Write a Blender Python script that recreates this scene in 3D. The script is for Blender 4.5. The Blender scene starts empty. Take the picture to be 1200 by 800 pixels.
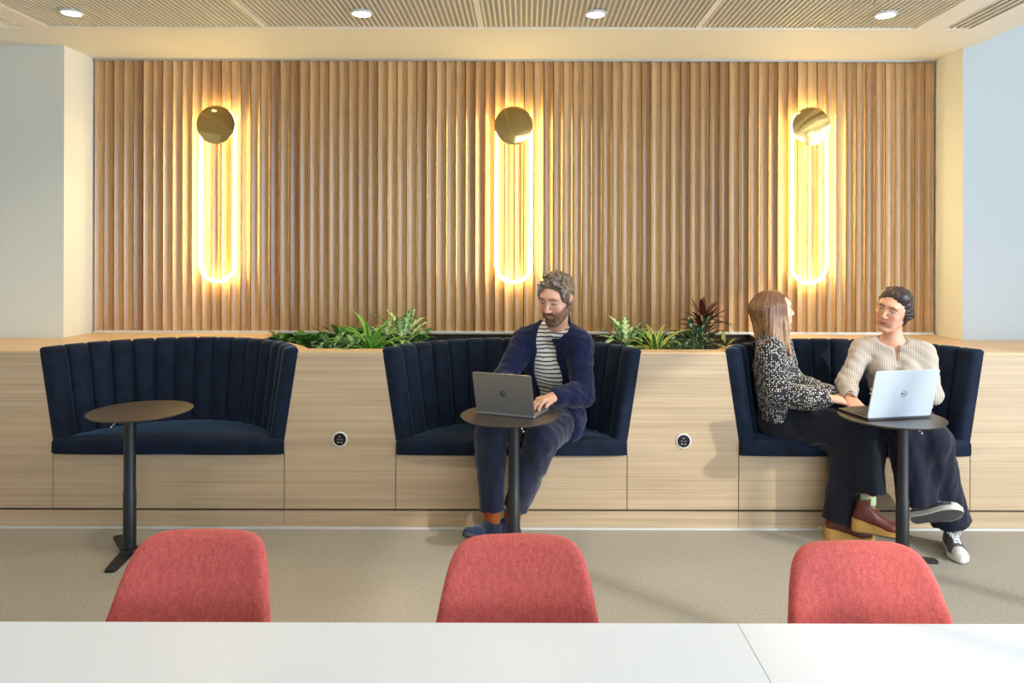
import bpy, bmesh, math, random
import numpy as np
from mathutils import Vector, Matrix
from mathutils.geometry import tessellate_polygon
from math import sin, cos, pi, radians, sqrt

S = bpy.context.scene
COL = S.collection
rnd = random.Random(7)

# ---------------------------------------------------------------- geometry of the view
F, CX, HY, CAMZ = 850.0, 616.0, 293.0, 1.5          # focal length in px of a 1200 px wide frame, principal point, eye height


def P(px, py, d):
    return Vector(((px - CX) / F * d, d, CAMZ - (py - HY) / F * d))


FRONT, BACK, PIER = 3.90, 4.78, 4.46                # depth of bench face, slatted wall and piers
LEDGE, CEIL = 0.954, 2.75
BOOTHS = (-1.917, -0.073, 1.771)

# ---------------------------------------------------------------- object helpers


def link(o, parent=None):
    COL.objects.link(o)
    if parent:
        o.parent = parent
    return o


def wloc(o):
    v = Vector((0, 0, 0))
    while o:
        v += o.location
        o = o.parent
    return v


def obj(name, data, mat=None, parent=None, smooth=False, world=False, bevel=0, seg=2, auto=None):
    """link one mesh object; world=True: vertices are in world space and are shifted into the parent's space"""
    me = data
    if isinstance(data, bmesh.types.BMesh):
        me = bpy.data.meshes.new(name)
        bmesh.ops.recalc_face_normals(data, faces=data.faces)
        data.to_mesh(me)
        data.free()
    if world and parent:
        me.transform(Matrix.Translation(-wloc(parent)))
    if mat:
        me.materials.append(mat)
    if smooth:
        me.polygons.foreach_set('use_smooth', [True] * len(me.polygons))
    o = bpy.data.objects.new(name, me)
    link(o, parent)
    if bevel:
        b = o.modifiers.new('bevel', 'BEVEL')
        b.width = bevel
        b.segments = seg
        b.limit_method = 'ANGLE'
        b.angle_limit = radians(40)
        me.polygons.foreach_set('use_smooth', [True] * len(me.polygons))
        w = o.modifiers.new('wn', 'WEIGHTED_NORMAL')
        w.keep_sharp = True
    elif auto:
        me.polygons.foreach_set('use_smooth', [True] * len(me.polygons))
        mb = bmesh.new()
        mb.from_mesh(me)
        for e in mb.edges:
            if len(e.link_faces) == 2 and e.calc_face_angle(0) > radians(auto):
                e.smooth = False
        mb.to_mesh(me)
        mb.free()
    return o


def tag(o, label, cat, group=None, kind=None):
    o['label'] = label
    o['category'] = cat
    if group:
        o['group'] = group
    if kind:
        o['kind'] = kind
    return o


def thing(name, label, cat, loc=(0, 0, 0), rz=0, group=None):
    o = bpy.data.objects.new(name, None)
    o.empty_display_size = .1
    link(o)
    o.location = loc
    o.rotation_euler = (0, 0, rz)
    return tag(o, label, cat, group)


def struct(name, data, mat, parent=None, **k):
    o = obj(name, data, mat, parent, **k)
    if not parent:
        o['kind'] = 'structure'
    return o


def dup(root, loc, rz=0, label=None, group=None):
    r = root.copy()
    COL.objects.link(r)
    r.location = loc
    r.rotation_euler = (0, 0, rz)
    if label:
        r['label'] = label
    if group:
        r['group'] = group
    for ch in list(root.children):
        c = ch.copy()
        COL.objects.link(c)
        c.parent = r
        for g in ch.children:
            d = g.copy()
            COL.objects.link(d)
            d.parent = c
    return r


def box(bm, lo, hi):
    r = bmesh.ops.create_cube(bm, size=1)
    for v in r['verts']:
        v.co = Vector([lo[i] + (v.co[i] + .5) * (hi[i] - lo[i]) for i in range(3)])
    return r['verts']


def nbox(lo, hi):
    bm = bmesh.new()
    box(bm, lo, hi)
    return bm


def rings(bm, loops, close=True, cap0=True, cap1=True):
    """skin a list of vertex loops"""
    vs = [[bm.verts.new(p) for p in l] for l in loops]
    n = len(vs[0])
    for a, b in zip(vs, vs[1:]):
        for i in range(n if close else n - 1):
            j = (i + 1) % n
            bm.faces.new((a[i], a[j], b[j], b[i]))
    if cap0:
        bm.faces.new(vs[0][::-1])
    if cap1:
        bm.faces.new(vs[-1])
    return vs


def lathe(bm, prof, c=(0, 0, 0), n=40, axis='z'):
    loops = []
    for r, z in prof:
        l = []
        for i in range(n):
            a = 2 * pi * i / n
            q = (r * cos(a), r * sin(a), z)
            if axis == 'y':
                q = (q[0], q[2], q[1])
            l.append(Vector(q) + Vector(c))
        loops.append(l)
    return rings(bm, loops)


def tube(bm, pts, r, n=10, closed=False, caps=True):
    pts = [Vector(p) for p in pts]
    m = len(pts)
    rr = r if isinstance(r, (list, tuple)) else [r] * m
    loops = []
    up = None
    for i, p in enumerate(pts):
        if closed:
            t = (pts[(i + 1) % m] - pts[i - 1]).normalized()
        else:
            t = (pts[min(i + 1, m - 1)] - pts[max(i - 1, 0)]).normalized()
        if up is None:
            a = Vector((0, 0, 1)) if abs(t.z) < .9 else Vector((0, 1, 0))
            up = (a - t * a.dot(t)).normalized()
        else:
            up = (up - t * up.dot(t)).normalized()
        s = t.cross(up)
        loops.append([p + (up * cos(2 * pi * k / n) + s * sin(2 * pi * k / n)) * rr[i] for k in range(n)])
    if closed:
        vs = [[bm.verts.new(q) for q in l] for l in loops]
        for i in range(m):
            a, b = vs[i], vs[(i + 1) % m]
            for k in range(n):
                bm.faces.new((a[k], a[(k + 1) % n], b[(k + 1) % n], b[k]))
    else:
        rings(bm, loops, cap0=caps, cap1=caps)


def prism(bm, outer, z0, z1, holes=(), f=lambda x, y, z: (x, y, z)):
    """extrude a 2D polygon with holes; f maps (u, v, w) to space"""
    polys = [list(outer)] + [list(h) for h in holes]
    flat = [p for q in polys for p in q]
    tris = tessellate_polygon([[Vector((p[0], p[1], 0)) for p in q] for q in polys])
    lo = [bm.verts.new(f(p[0], p[1], z0)) for p in flat]
    hi = [bm.verts.new(f(p[0], p[1], z1)) for p in flat]
    for t in tris:
        try:
            bm.faces.new([lo[i] for i in t])
            bm.faces.new([hi[i] for i in t][::-1])
        except ValueError:
            pass
    s = 0
    for q in polys:
        n = len(q)
        for i in range(n):
            j = (i + 1) % n
            bm.faces.new((lo[s + i], lo[s + j], hi[s + j], hi[s + i]))
        s += n


def rrect(w, h, r, n=6):
    out = []
    for cx, cy, a0 in ((w / 2 - r, h / 2 - r, 0), (-w / 2 + r, h / 2 - r, 90), (-w / 2 + r, -h / 2 + r, 180), (w / 2 - r, -h / 2 + r, 270)):
        for i in range(n + 1):
            a = radians(a0 + 90 * i / n)
            out.append((cx + r * cos(a), cy + r * sin(a)))
    return out


# ---------------------------------------------------------------- materials
def srgb(r, g, b):
    def c(x):
        x /= 255
        return x / 12.92 if x <= .04045 else ((x + .055) / 1.055) ** 2.4
    return (c(r), c(g), c(b), 1)


class M:
    """small node-tree writer"""

    def __init__(s, name, col=(.5, .5, .5, 1), rough=.5, metal=0, **k):
        s.m = bpy.data.materials.new(name)
        s.m.use_nodes = True
        s.t = s.m.node_tree
        s.b = s.t.nodes['Principled BSDF']
        s.set(**{'Base Color': col, 'Roughness': rough, 'Metallic': metal})
        s.set(**{a.replace('_', ' '): v for a, v in k.items()})

    def set(s, **k):
        for a, v in k.items():
            s.b.inputs[a].default_value = v

    def n(s, typ, ins=None, **props):
        nd = s.t.nodes.new(typ)
        for a, v in props.items():
            setattr(nd, a, v)
        for a, v in (ins or {}).items():
            if hasattr(v, 'is_output'):
                s.t.links.new(v, nd.inputs[a])
            else:
                nd.inputs[a].default_value = v
        return nd

    def coord(s, scale=(1, 1, 1), rot=(0, 0, 0), kind='Object'):
        tc = s.n('ShaderNodeTexCoord')
        mp = s.n('ShaderNodeMapping', {0: tc.outputs[kind], 'Scale': scale, 'Rotation': rot})
        return mp.outputs[0]

    def noise(s, vec, scale=5, detail=3, rough=.5, out='Fac'):
        return s.n('ShaderNodeTexNoise', {'Vector': vec, 'Scale': scale, 'Detail': detail, 'Roughness': rough}).outputs[out]

    def ramp(s, fac, stops, interp='LINEAR'):
        r = s.n('ShaderNodeValToRGB', {'Fac': fac})
        cr = r.color_ramp
        cr.interpolation = interp
        while len(cr.elements) < len(stops):
            cr.elements.new(.5)
        for e, (p, c) in zip(cr.elements, stops):
            e.position = p
            e.color = c
        return r.outputs[0]

    def math(s, op, a, b=0.0, c=0.0):
        return s.n('ShaderNodeMath', {0: a, 1: b, 2: c}, operation=op).outputs[0]

    def mix(s, fac, a, b, blend='MIX'):
        nd = s.n('ShaderNodeMix', data_type='RGBA', blend_type=blend)
        for i, v in ((0, fac), (6, a), (7, b)):
            if hasattr(v, 'is_output'):
                s.t.links.new(v, nd.inputs[i])
            else:
                nd.inputs[i].default_value = v
        return nd.outputs[2]

    def xyz(s, vec):
        return s.n('ShaderNodeSeparateXYZ', {0: vec}).outputs

    def to(s, name, out):
        s.t.links.new(out, s.b.inputs[name])
        return s

    def bump(s, h, strength=.3, dist=.002):
        b = s.n('ShaderNodeBump', {'Height': h, 'Strength': strength, 'Distance': dist})
        s.t.links.new(b.outputs[0], s.b.inputs['Normal'])
        return s


def g(v):
    return (v, v, v, 1)


PITCH = (2.826 + 2.674) / 86
MAT = {}


def mk():
    m = M('slat_oak', rough=.30, Specular_IOR_Level=.75)
    c = m.coord()
    x = m.xyz(c)
    sid = m.math('FLOOR', m.math('DIVIDE', m.math('ADD', x[0], 2.826), PITCH))
    wn = m.n('ShaderNodeTexWhiteNoise', {'W': sid}, noise_dimensions='1D').outputs['Value']
    off = m.n('ShaderNodeCombineXYZ', {'X': x[0], 'Y': m.math('MULTIPLY', sid, 3.7), 'Z': m.math('MULTIPLY', x[2], .045)})
    gr = m.noise(off.outputs[0], 150, 4, .6)
    gr2 = m.noise(off.outputs[0], 32, 2)
    base = m.ramp(wn, [(0, srgb(158, 114, 68)), (.3, srgb(190, 146, 96)), (.65, srgb(206, 164, 112)), (1, srgb(176, 132, 84))])
    g1 = m.ramp(gr, [(.3, g(.74)), (.7, g(1.08))])
    g2 = m.ramp(gr2, [(.3, g(.86)), (.7, g(1.06))])
    m.to('Base Color', m.mix(1, m.mix(1, base, g1, 'MULTIPLY'), g2, 'MULTIPLY'))
    m.bump(gr, .15, .001)
    MAT['slat'] = m.m

    m = M('pale_oak_veneer', rough=.42)
    c = m.coord((.22, .22, 60))
    a = m.noise(c, 2.2, 5, .65)
    b = m.noise(m.coord((.5, .5, 9)), 2, 2)
    col = m.ramp(a, [(.25, srgb(166, 140, 110)), (.5, srgb(188, 164, 133)), (.75, srgb(201, 180, 151))])
    m.to('Base Color', m.mix(1, col, m.ramp(b, [(.3, g(.86)), (.7, g(1.06))]), 'MULTIPLY'))
    m.bump(a, .08, .001)
    MAT['veneer'] = m.m

    m = M('oak_ledge', rough=.4)
    c = m.coord((1, 22, 22))
    a = m.noise(c, 2.5, 4, .6)
    m.to('Base Color', m.ramp(a, [(.25, srgb(196, 160, 116)), (.75, srgb(226, 194, 150))]))
    MAT['ledge'] = m.m
    MAT['gap'] = M('shadow_gap', srgb(40, 34, 28), .8).m
    MAT['slotblack'] = M('slot_black', srgb(10, 9, 8), .9).m
    MAT['trimwhite'] = M('white_metal_trim', srgb(214, 214, 210), .35, .2).m
    MAT['alu'] = M('aluminium_edge', srgb(190, 195, 200), .3, .8).m

    def paint(name, col, **k):
        m = M(name, col, .7, **k)
        n = m.noise(m.coord(), 220, 2)
        m.bump(n, .05, .0006)
        return m.m
    MAT['paint'] = paint('matt_white_paint', srgb(228, 227, 222))
    MAT['paint_grey'] = paint('pale_grey_paint', srgb(212, 212, 202))
    MAT['paint_blue'] = paint('pale_blue_paint', srgb(186, 191, 193))
    MAT['ceil'] = paint('ceiling_plaster', srgb(236, 230, 218))
    MAT['rod'] = M('ceiling_slat_metal', srgb(224, 216, 200), .5).m
    m = M('ceiling_mesh_backing', srgb(140, 136, 128), .7)
    w = m.n('ShaderNodeTexWave', {'Vector': m.coord((1, 1, 1)), 'Scale': 11.0}, wave_type='BANDS', bands_direction='Y').outputs['Fac']
    m.to('Base Color', m.ramp(w, [(.35, srgb(158, 158, 156)), (.65, srgb(176, 176, 173))]))
    MAT['mesh'] = m.m

    m = M('woven_carpet', rough=.95)
    c = m.coord()
    x = m.xyz(c)
    # fine woven chevrons
    zig = m.math('PINGPONG', m.math('MULTIPLY', x[0], 1.0), .12)
    st = m.math('SINE', m.math('MULTIPLY', m.math('ADD', x[1], m.math('MULTIPLY', zig, .55)), 430))
    sx = m.math('SINE', m.math('MULTIPLY', x[0], 520))
    wv = m.math('MULTIPLY_ADD', m.math('ADD', st, m.math('MULTIPLY', sx, .5)), .25, .5)
    n1 = m.noise(c, 90, 3)
    n2 = m.noise(c, 1.3, 2)
    wv2 = m.math('MULTIPLY', m.math('ADD', wv, n1), .5)
    col = m.ramp(wv2, [(.2, srgb(128, 121, 108)), (.5, srgb(156, 149, 135)), (.8, srgb(180, 173, 159))])
    m.to('Base Color', m.mix(1, col, m.ramp(n2, [(.3, g(.93)), (.7, g(1.05))]), 'MULTIPLY'))
    m.bump(wv2, .5, .003)
    MAT['carpet'] = m.m

    m = M('navy_velvet', srgb(20, 30, 56), .8, Sheen_Weight=.6, Sheen_Roughness=.25, Sheen_Tint=srgb(120, 160, 195), Specular_IOR_Level=.2)
    n = m.noise(m.coord(), 14, 4, .6)
    m.to('Base Color', m.ramp(n, [(.3, srgb(9, 19, 33)), (.7, srgb(18, 32, 53))]))
    m.bump(m.noise(m.coord(), 40, 3), .15, .003)
    MAT['velvet'] = m.m
    m = M('brass', (.62, .42, .15, 1), .08, 1)
    m.bump(m.noise(m.coord(), 2.6, 1.5), .9, .02)
    MAT['brass'] = m.m
    m = M('lamp_loop', (0, 0, 0, 1), .5)
    m.set(**{'Emission Color': (1, .80, .34, 1), 'Emission Strength': 46})
    MAT['led'] = m.m
    m = M('downlight_lens', (0, 0, 0, 1), .5)
    m.set(**{'Emission Color': (1, .93, .82, 1), 'Emission Strength': 14})
    MAT['lens'] = m.m
    MAT['black'] = M('black_powder_coat', srgb(26, 27, 30), .42).m
    m = M('bistro_top', srgb(66, 59, 53), .36, Specular_IOR_Level=.6)
    MAT['toplam'] = m.m
    m = M('white_laminate', srgb(228, 235, 243), .32)
    m.bump(m.noise(m.coord(), 400, 2), .04, .0005)
    MAT['white'] = m.m
    MAT['whiteedge'] = M('birch_edge', srgb(205, 190, 165), .5).m
    m = M('coral_wool', rough=.92, Sheen_Weight=.35, Sheen_Tint=srgb(255, 170, 150))
    c = m.coord()
    a = m.noise(m.coord((1, 1, 1)), 620, 2, .7)
    b = m.noise(m.coord((1, 1, .45)), 110, 2, .6)
    d = m.n('ShaderNodeTexVoronoi', {'Vector': m.coord((1, 1, .35)), 'Scale': 70.0}).outputs['Distance']
    col = m.ramp(a, [(.3, srgb(166, 58, 60)), (.5, srgb(196, 84, 80)), (.72, srgb(222, 122, 106))])
    col = m.mix(1, col, m.ramp(b, [(.35, g(.85)), (.65, g(1.08))]), 'MULTIPLY')
    col = m.mix(m.ramp(d, [(.05, g(1)), (.10, g(0))]), col, srgb(110, 40, 80))
    m.to('Base Color', col)
    m.bump(a, .35, .0015)
    MAT['coral'] = m.m
    MAT['soil'] = M('soil', srgb(40, 32, 26), .95).m
    MAT['socket'] = M('socket_black', srgb(18, 18, 20), .35).m
    MAT['socketring'] = M('socket_ring', srgb(210, 210, 208), .3).m
    MAT['chrome'] = M('chrome', srgb(210, 210, 212), .18, 1).m
    MAT['win'] = M('window_frame_grey', srgb(120, 124, 128), .5).m
    m = M('window_glass', (1, 1, 1, 1), .0)
    m.set(**{'Transmission Weight': 1.0, 'IOR': 1.01})
    MAT['glass'] = m.m


mk()

# ---------------------------------------------------------------- room shell
RX, LX, REAR = 4.6, -4.6, -3.4
BAY = 2.69                                          # the low ceiling stops here; a higher window bay follows
HI = 3.35
struct('floor', nbox((LX - .2, REAR - .2, -.12), (RX + .2, 5.0, 0)), MAT['carpet'])

bm = bmesh.new()
TX0, TX1, TY1, TW, SEAM = -2.70, 2.19, 4.10, 1.2225, .03
box(bm, (LX, TY1, CEIL), (BAY, BACK + .1, CEIL + .15))
box(bm, (LX, REAR, CEIL), (-2.96, TY1, CEIL + .15))
box(bm, (-2.96, REAR, CEIL + .012), (-2.83, TY1, CEIL + .15))
box(bm, (-2.83, REAR, CEIL), (TX0, TY1, CEIL + .15))
box(bm, (TX1, REAR, CEIL), (2.345, TY1, CEIL + .15))
box(bm, (2.345, REAR, CEIL + .012), (2.505, TY1, CEIL + .15))
box(bm, (2.505, REAR, CEIL), (BAY, TY1, CEIL + .15))
box(bm, (BAY, REAR, CEIL), (BAY + .04, PIER, HI))
box(bm, (BAY + .04, REAR, HI), (RX + .2, PIER + .1, HI + .1))
for k in range(1, 4):
    sx = TX0 + TW * k
    box(bm, (sx - SEAM / 2, REAR, CEIL + .002), (sx + SEAM / 2, TY1, CEIL + .15))
ceil = struct('ceiling', bm, MAT['ceil'])
for k in range(4):
    x0, x1 = TX0 + TW * k + (SEAM / 2 if k else 0), TX0 + TW * (k + 1) - (SEAM / 2 if k < 3 else 0)
    back = struct('mesh_backing', nbox((x0, REAR, CEIL + .0105), (x1, TY1, CEIL + .05)), MAT['mesh'], ceil)
    bm = bmesh.new()
    n = 42
    for i in range(n):
        xx = x0 + (x1 - x0) * (i + .5) / n
        box(bm, (xx - .0050, REAR, CEIL + .0055), (xx + .0050, TY1, CEIL + .0105))
    for yy in (REAR, TY1 - .012):
        box(bm, (x0, yy, CEIL + .003), (x1, yy + .012, CEIL + .03))
    struct('slat_grille', bm, MAT['rod'], ceil)

# back wall with scalloped oak slats
WX0, WX1 = -2.826, 2.674
bm = bmesh.new()
box(bm, (LX, BACK + .03, 0), (RX, BACK + .2, HI))
wall = struct('wall_back', bm, MAT['paint'])
bm = bmesh.new()
for i in range(86):
    a = WX0 + i * PITCH
    b = a + PITCH
    gp = .0022
    sec = []
    NS = 10
    for k in range(NS + 1):
        t = k / NS
        u = a + gp + .0 + (b - a - 2 * gp) * t
        s = min(t, 1 - t) / .5
        dep = .0175 * (1 - (1 - s) ** 2)
        sec.append((u, BACK - .028 + dep))
    sec += [(b - gp, BACK + .03), (a + gp, BACK + .03)]
    rings(bm, [[(x, y, z) for x, y in sec] for z in (LEDGE + .012, CEIL - .012)])
sl = struct('slat_cladding', bm, MAT['slat'], wall, auto=35)
sl['label'] = 'scalloped vertical oak slats'
struct('trim_1', nbox((WX0, BACK - .034, CEIL - .013), (WX1, BACK + .03, CEIL)), MAT['alu'])
struct('trim_2', nbox((WX0, BACK - .036, LEDGE), (WX1, BACK + .03, LEDGE + .014)), MAT['trimwhite'])
struct('shadow_backing', nbox((WX0, BACK + .0, LEDGE), (WX1, BACK + .032, CEIL)), MAT['gap'], wall)

# piers either side
bm = bmesh.new()
box(bm, (-3.235, PIER, 0), (-2.84, BACK + .1, CEIL))
box(bm, (LX, PIER + .03, 0), (-3.235, BACK + .1, CEIL))
wl = struct('wall_left', bm, MAT['paint_grey'])
bm = bmesh.new()
box(bm, (2.688, PIER, 0), (RX + .2, BACK + .1, HI))
wr_ = struct('wall_right', bm, MAT['paint_blue'])
for o, s_ in ((wl, 1), (wr_, -1)):             # white reveals beside the oak
    o.data.materials.append(MAT['paint'])
    for p_ in o.data.polygons:
        if p_.normal.x * s_ > .9:
            p_.material_index = 1
# unseen walls of the room: left wall, rear wall and window wall
struct('wall_west', nbox((LX - .2, REAR - .2, 0), (LX, BACK + .1, HI)), MAT['paint'])


def glazed(name, axis, c, a0, a1, z0, z1, n, th=.1, wall_from=0, wall_to=HI, w0=None, w1=None):
    """wall with one glazed opening divided by mullions"""
    w0 = a0 if w0 is None else w0
    w1 = a1 if w1 is None else w1

    def bx(bm, u0, u1, z0_, z1_, d0, d1):
        if axis == 'x':
            box(bm, (c + d0, u0, z0_), (c + d1, u1, z1_))
        else:
            box(bm, (u0, c + d0, z0_), (u1, c + d1, z1_))
    bm = bmesh.new()
    if z0 > wall_from:
        bx(bm, w0, w1, wall_from, z0, 0, .2)
    bx(bm, w0, w1, z1, wall_to, 0, .2)
    if a0 > w0:
        bx(bm, w0, a0, z0, z1, 0, .2)
    if a1 < w1:
        bx(bm, a1, w1, z0, z1, 0, .2)
    w = struct('wall_' + name, bm, MAT['paint'])
    for k in range(n):
        u0 = a0 + (a1 - a0) * k / n
        u1 = a0 + (a1 - a0) * (k + 1) / n
        bm = bmesh.new()
        for q in ((u0, u0 + .04, z0, z1), (u1 - .04, u1, z0, z1), (u0 + .04, u1 - .04, z0, z0 + .05), (u0 + .04, u1 - .04, z1 - .05, z1)):
            bx(bm, *q, .05, .12)
        WN[0] += 1
        struct('window_%d' % WN[0], bm, MAT['win'])


WN = [0]
glazed('east', 'x', RX, -3.2, 2.3, .12, 3.2, 4, w0=REAR, w1=PIER)
glazed('rear', 'y', REAR - .2, .0, 4.4, .9, 2.55, 4, w0=LX, w1=RX)

# slot diffusers in the ceiling margins
for nm, x0, n, lab in (('slot_diffuser', 2.35, 4, 'long black slot air diffuser in the ceiling at the right, beside the pale blue wall'),
                       ('slot_diffuser', -2.955, 3, 'short black slot air diffuser in the ceiling corner above the left pier')):
    t = thing(nm, lab, 'air vent', (x0, .3, CEIL))
    L = TY1 - .02 - .3 - (0 if x0 > 0 else .05)
    W = n * .037
    bm = bmesh.new()
    for k in range(n + 1):
        u = k * W / n
        box(bm, (u - .0, 0, -.002), (u + .010, L, .011))
    obj('frame', bm, MAT['ceil'], t)
    bm = bmesh.new()
    box(bm, (0, 0, .0085), (W, L, .0105))
    obj('slot_backing', bm, MAT['slotblack'], t)

# ---------------------------------------------------------------- downlights
dl = thing('downlight', 'round recessed ceiling downlight, leftmost of the four in view', 'ceiling light', P(83, 16, 3.84).xy[:] + (CEIL,))
dl.location = ((83 - CX) / F * 3.84, 3.84, CEIL)
bm = bmesh.new()
lathe(bm, [(.048, .006), (.048, -.0055), (.056, -.0055), (.060, -.001), (.060, .006)], n=32)
obj('trim_ring', bm, MAT['trimwhite'], dl, auto=40)
bm = bmesh.new()
lathe(bm, [(.0475, -.001), (.0475, .005)], n=32)
obj('lens', bm, MAT['lens'], dl)
dl['group'] = 'recessed ceiling downlights'
SP = []


def spot(x, y, e, ang=100, blend=.6, col=(1, .88, .70)):
    l = bpy.data.lights.new('downlight_beam', 'SPOT')
    l.energy = e
    l.color = col
    l.spot_size = radians(ang)
    l.spot_blend = blend
    l.shadow_soft_size = .045
    o = bpy.data.objects.new('downlight_beam', l)
    COL.objects.link(o)
    o.location = (x, y, CEIL - .02)
    SP.append(o)


for px, lab in ((423, 'round recessed ceiling downlight, second from the left, between left and middle wall lamps'),
                (697, 'round recessed ceiling downlight, right of and above the middle wall lamp'),
                (1037, 'round recessed ceiling downlight, rightmost, next to a tiny sprinkler')):
    dup(dl, ((px - CX) / F * 3.84, 3.84, CEIL), 0, lab)
sp = bmesh.new()
lathe(sp, [(.012, 0), (.012, -.006), (.004, -.008), (.004, -.022), (.009, -.023), (.009, -.025)], n=14)
o = tag(obj('sprinkler', sp, MAT['chrome'], auto=40), 'tiny ceiling sprinkler head beside the rightmost downlight', 'sprinkler')
o.location = ((1021 - CX) / (F) * 3.62 + .01, 3.62, CEIL + .006)
# ---------------------------------------------------------------- bench joinery
WT, DT, WB, DB = .700, .50, .622, .46               # half width and depth of a booth at the top / at the seat
ZB, ZT = .478, .972


def arc(t):
    w, d = WB + (WT - WB) * t, DB + (DT - DB) * t
    R = (w * w + d * d) / (2 * d)
    return R, d - R, math.asin(min(1, w / R)) if d < R else pi - math.asin(w / R)


def arcpts(cx, t, off=0, n=40, f=1.0):
    R, cy, ph = arc(t)
    R += off
    return [(cx + R * sin(-ph * f + 2 * ph * f * i / n), FRONT + cy + R * cos(-ph * f + 2 * ph * f * i / n)) for i in range(n + 1)]


bench = thing('built_in_bench', 'long pale oak built-in bench front with planter boxes, housing three navy booths', 'bench', (0, FRONT, 0))
# ledge outline, walking left to right along the front with the booths cut out
out = [(-4.55, FRONT)]
for c in BOOTHS:
    out += arcpts(c, 1, -.004)
out += [(4.55, FRONT), (4.55, PIER), (2.688, PIER), (2.688, BACK), (-2.84, BACK), (-2.84, PIER), (-4.55, PIER)]
# trough between and behind the booths
b0 = [p for p in arcpts(BOOTHS[0], 1, .055, 60) if p[0] > BOOTHS[0] + .30 and p[1] > FRONT + .085]
b1 = [p for p in arcpts(BOOTHS[1], 1, .055, 60) if p[1] > FRONT + .085]
b2 = [p for p in arcpts(BOOTHS[2], 1, .055, 60) if p[0] < BOOTHS[2] - .30 and p[1] > FRONT + .085]
TB = BACK - .012
hole = [(b0[0][0] - .02, TB)] + b0 + b1 + b2 + [(b2[-1][0] + .02, TB)]
bm = bmesh.new()
prism(bm, out, LEDGE - .010, LEDGE, [hole])
for v in bm.verts:
    v.co.y -= 0
obj('ledge', bm, MAT['ledge'], bench, world=True)
# trough walls and soil
bm = bmesh.new()
vs = [[bm.verts.new((x, y, z)) for x, y in hole] for z in (LEDGE - .30, LEDGE - .010)]
for i in range(len(hole)):
    j = (i + 1) % len(hole)
    bm.faces.new((vs[0][i], vs[0][j], vs[1][j], vs[1][i]))
obj('trough_lining', bm, MAT['gap'], bench, world=True)
bm = bmesh.new()
prism(bm, hole, LEDGE - .16, LEDGE - .13)
obj('soil', bm, MAT['soil'], bench, world=True)

# front panels (trapezoids between the booths, rectangles below the seats)
G = .0022
ZP = .102


def fpanel(poly, name='front_panel', y0=FRONT, th=.018):
    bm = bmesh.new()
    prism(bm, poly, y0, y0 + th, f=lambda x, z, y: (x, y, z))
    obj(name, bm, MAT['veneer'], bench, world=True)


edges = [-4.55] + sum([[c - WB, c + WB] for c in BOOTHS], []) + [4.55]
tops = [-4.55] + sum([[c - WT, c + WT] for c in BOOTHS], []) + [4.55]
for i in range(0, 8, 2):
    a, b = edges[i], edges[i + 1]
    ta, tb = tops[i], tops[i + 1]
    zz = LEDGE - .010
    fpanel([(a + G, ZP + .006), (b - G, ZP + .006), (b - G, .408), (b + .012 * (i < 6), .410), (tb + .012 * (i < 6), zz), (ta - .012 * (i > 0), zz), (a - .012 * (i > 0), .410), (a + G, .408)])
    if i < 6:
        fpanel([(b + G, ZP + .006), (edges[i + 2] - G, ZP + .006), (edges[i + 2] - G, .398), (b + G, .398)], 'seat_panel')
# plinth with joints
js = [-4.55, edges[2], edges[4] if False else BOOTHS[1] + WB - 1.246, edges[5], 4.55]
js = [-4.55, edges[2], edges[5], 4.55]
for a, b in zip(js, js[1:]):
    fpanel([(a + G / 2, .012), (b - G / 2, .012), (b - G / 2, ZP - .006), (a + G / 2, ZP - .006)], 'plinth')
bm = bmesh.new()
box(bm, (-4.55, FRONT + .018, .0), (4.55, FRONT + .03, .40))
for i in range(0, 8, 2):
    box(bm, (edges[i], FRONT + .018, .40), (edges[i + 1], FRONT + .03, LEDGE - .09))
obj('carcass', bm, MAT['gap'], bench, world=True)
obj('floor_strip', nbox((-4.55, FRONT - .008, 0), (4.55, FRONT + .02, .011)), MAT['trimwhite'], bench, world=True)
# recess shells behind the upholstery
bm = bmesh.new()
for c in BOOTHS:
    lo = arcpts(c, 0, .014)
    hi = arcpts(c, 1, .0)
    a = [bm.verts.new((x, y, .40)) for x, y in lo]
    b = [bm.verts.new((x, y, LEDGE - .010)) for x, y in hi]
    for i in range(len(a) - 1):
        bm.faces.new((a[i], a[i + 1], b[i + 1], b[i]))
obj('recess_shell', bm, MAT['ledge'], bench, world=True)

# ---------------------------------------------------------------- fluted booths
LB = ['empty navy velvet fluted booth seat, leftmost, with no one on it',
      'middle navy velvet fluted booth seat, on which the man with the grey laptop sits',
      'rightmost navy velvet fluted booth seat, shared by the two women']
bt = thing('booth_seat', LB[0], 'booth seat', (BOOTHS[0], FRONT, 0), group='navy fluted booths')
# seat cushion
bm = bmesh.new()
R, cy, ph = arc(0)
N = 48
base = [(R * sin(-ph + 2 * ph * i / N), cy + R * cos(-ph + 2 * ph * i / N)) for i in range(N + 1)]
m = 16
fr = [(WB - 2 * WB * i / m, -.022 - .014 * (1 - (2 * i / m - 1) ** 2)) for i in range(0, m + 1)]
fr[0] = (WB - .004, -.018)
fr[-1] = (-WB + .004, -.018)
outl = base + fr
cen = Vector((0, .15))
loops = []
for ins, z in ((.012, .402), (.0, .410), (.0, .462), (.004, .474), (.014, .483), (.035, .489), (.10, .495), (.25, .500)):
    l = []
    for x, y in outl:
        v = Vector((x, y)) - cen
        v *= (1 - ins / v.length) if ins < .09 else (.72 if ins < .2 else .35)
        q = v + cen
        l.append((q.x, q.y, z))
    loops.append(l)
rings(bm, loops)
obj('seat_cushion', bm, MAT['velvet'], bt, auto=50)
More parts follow.
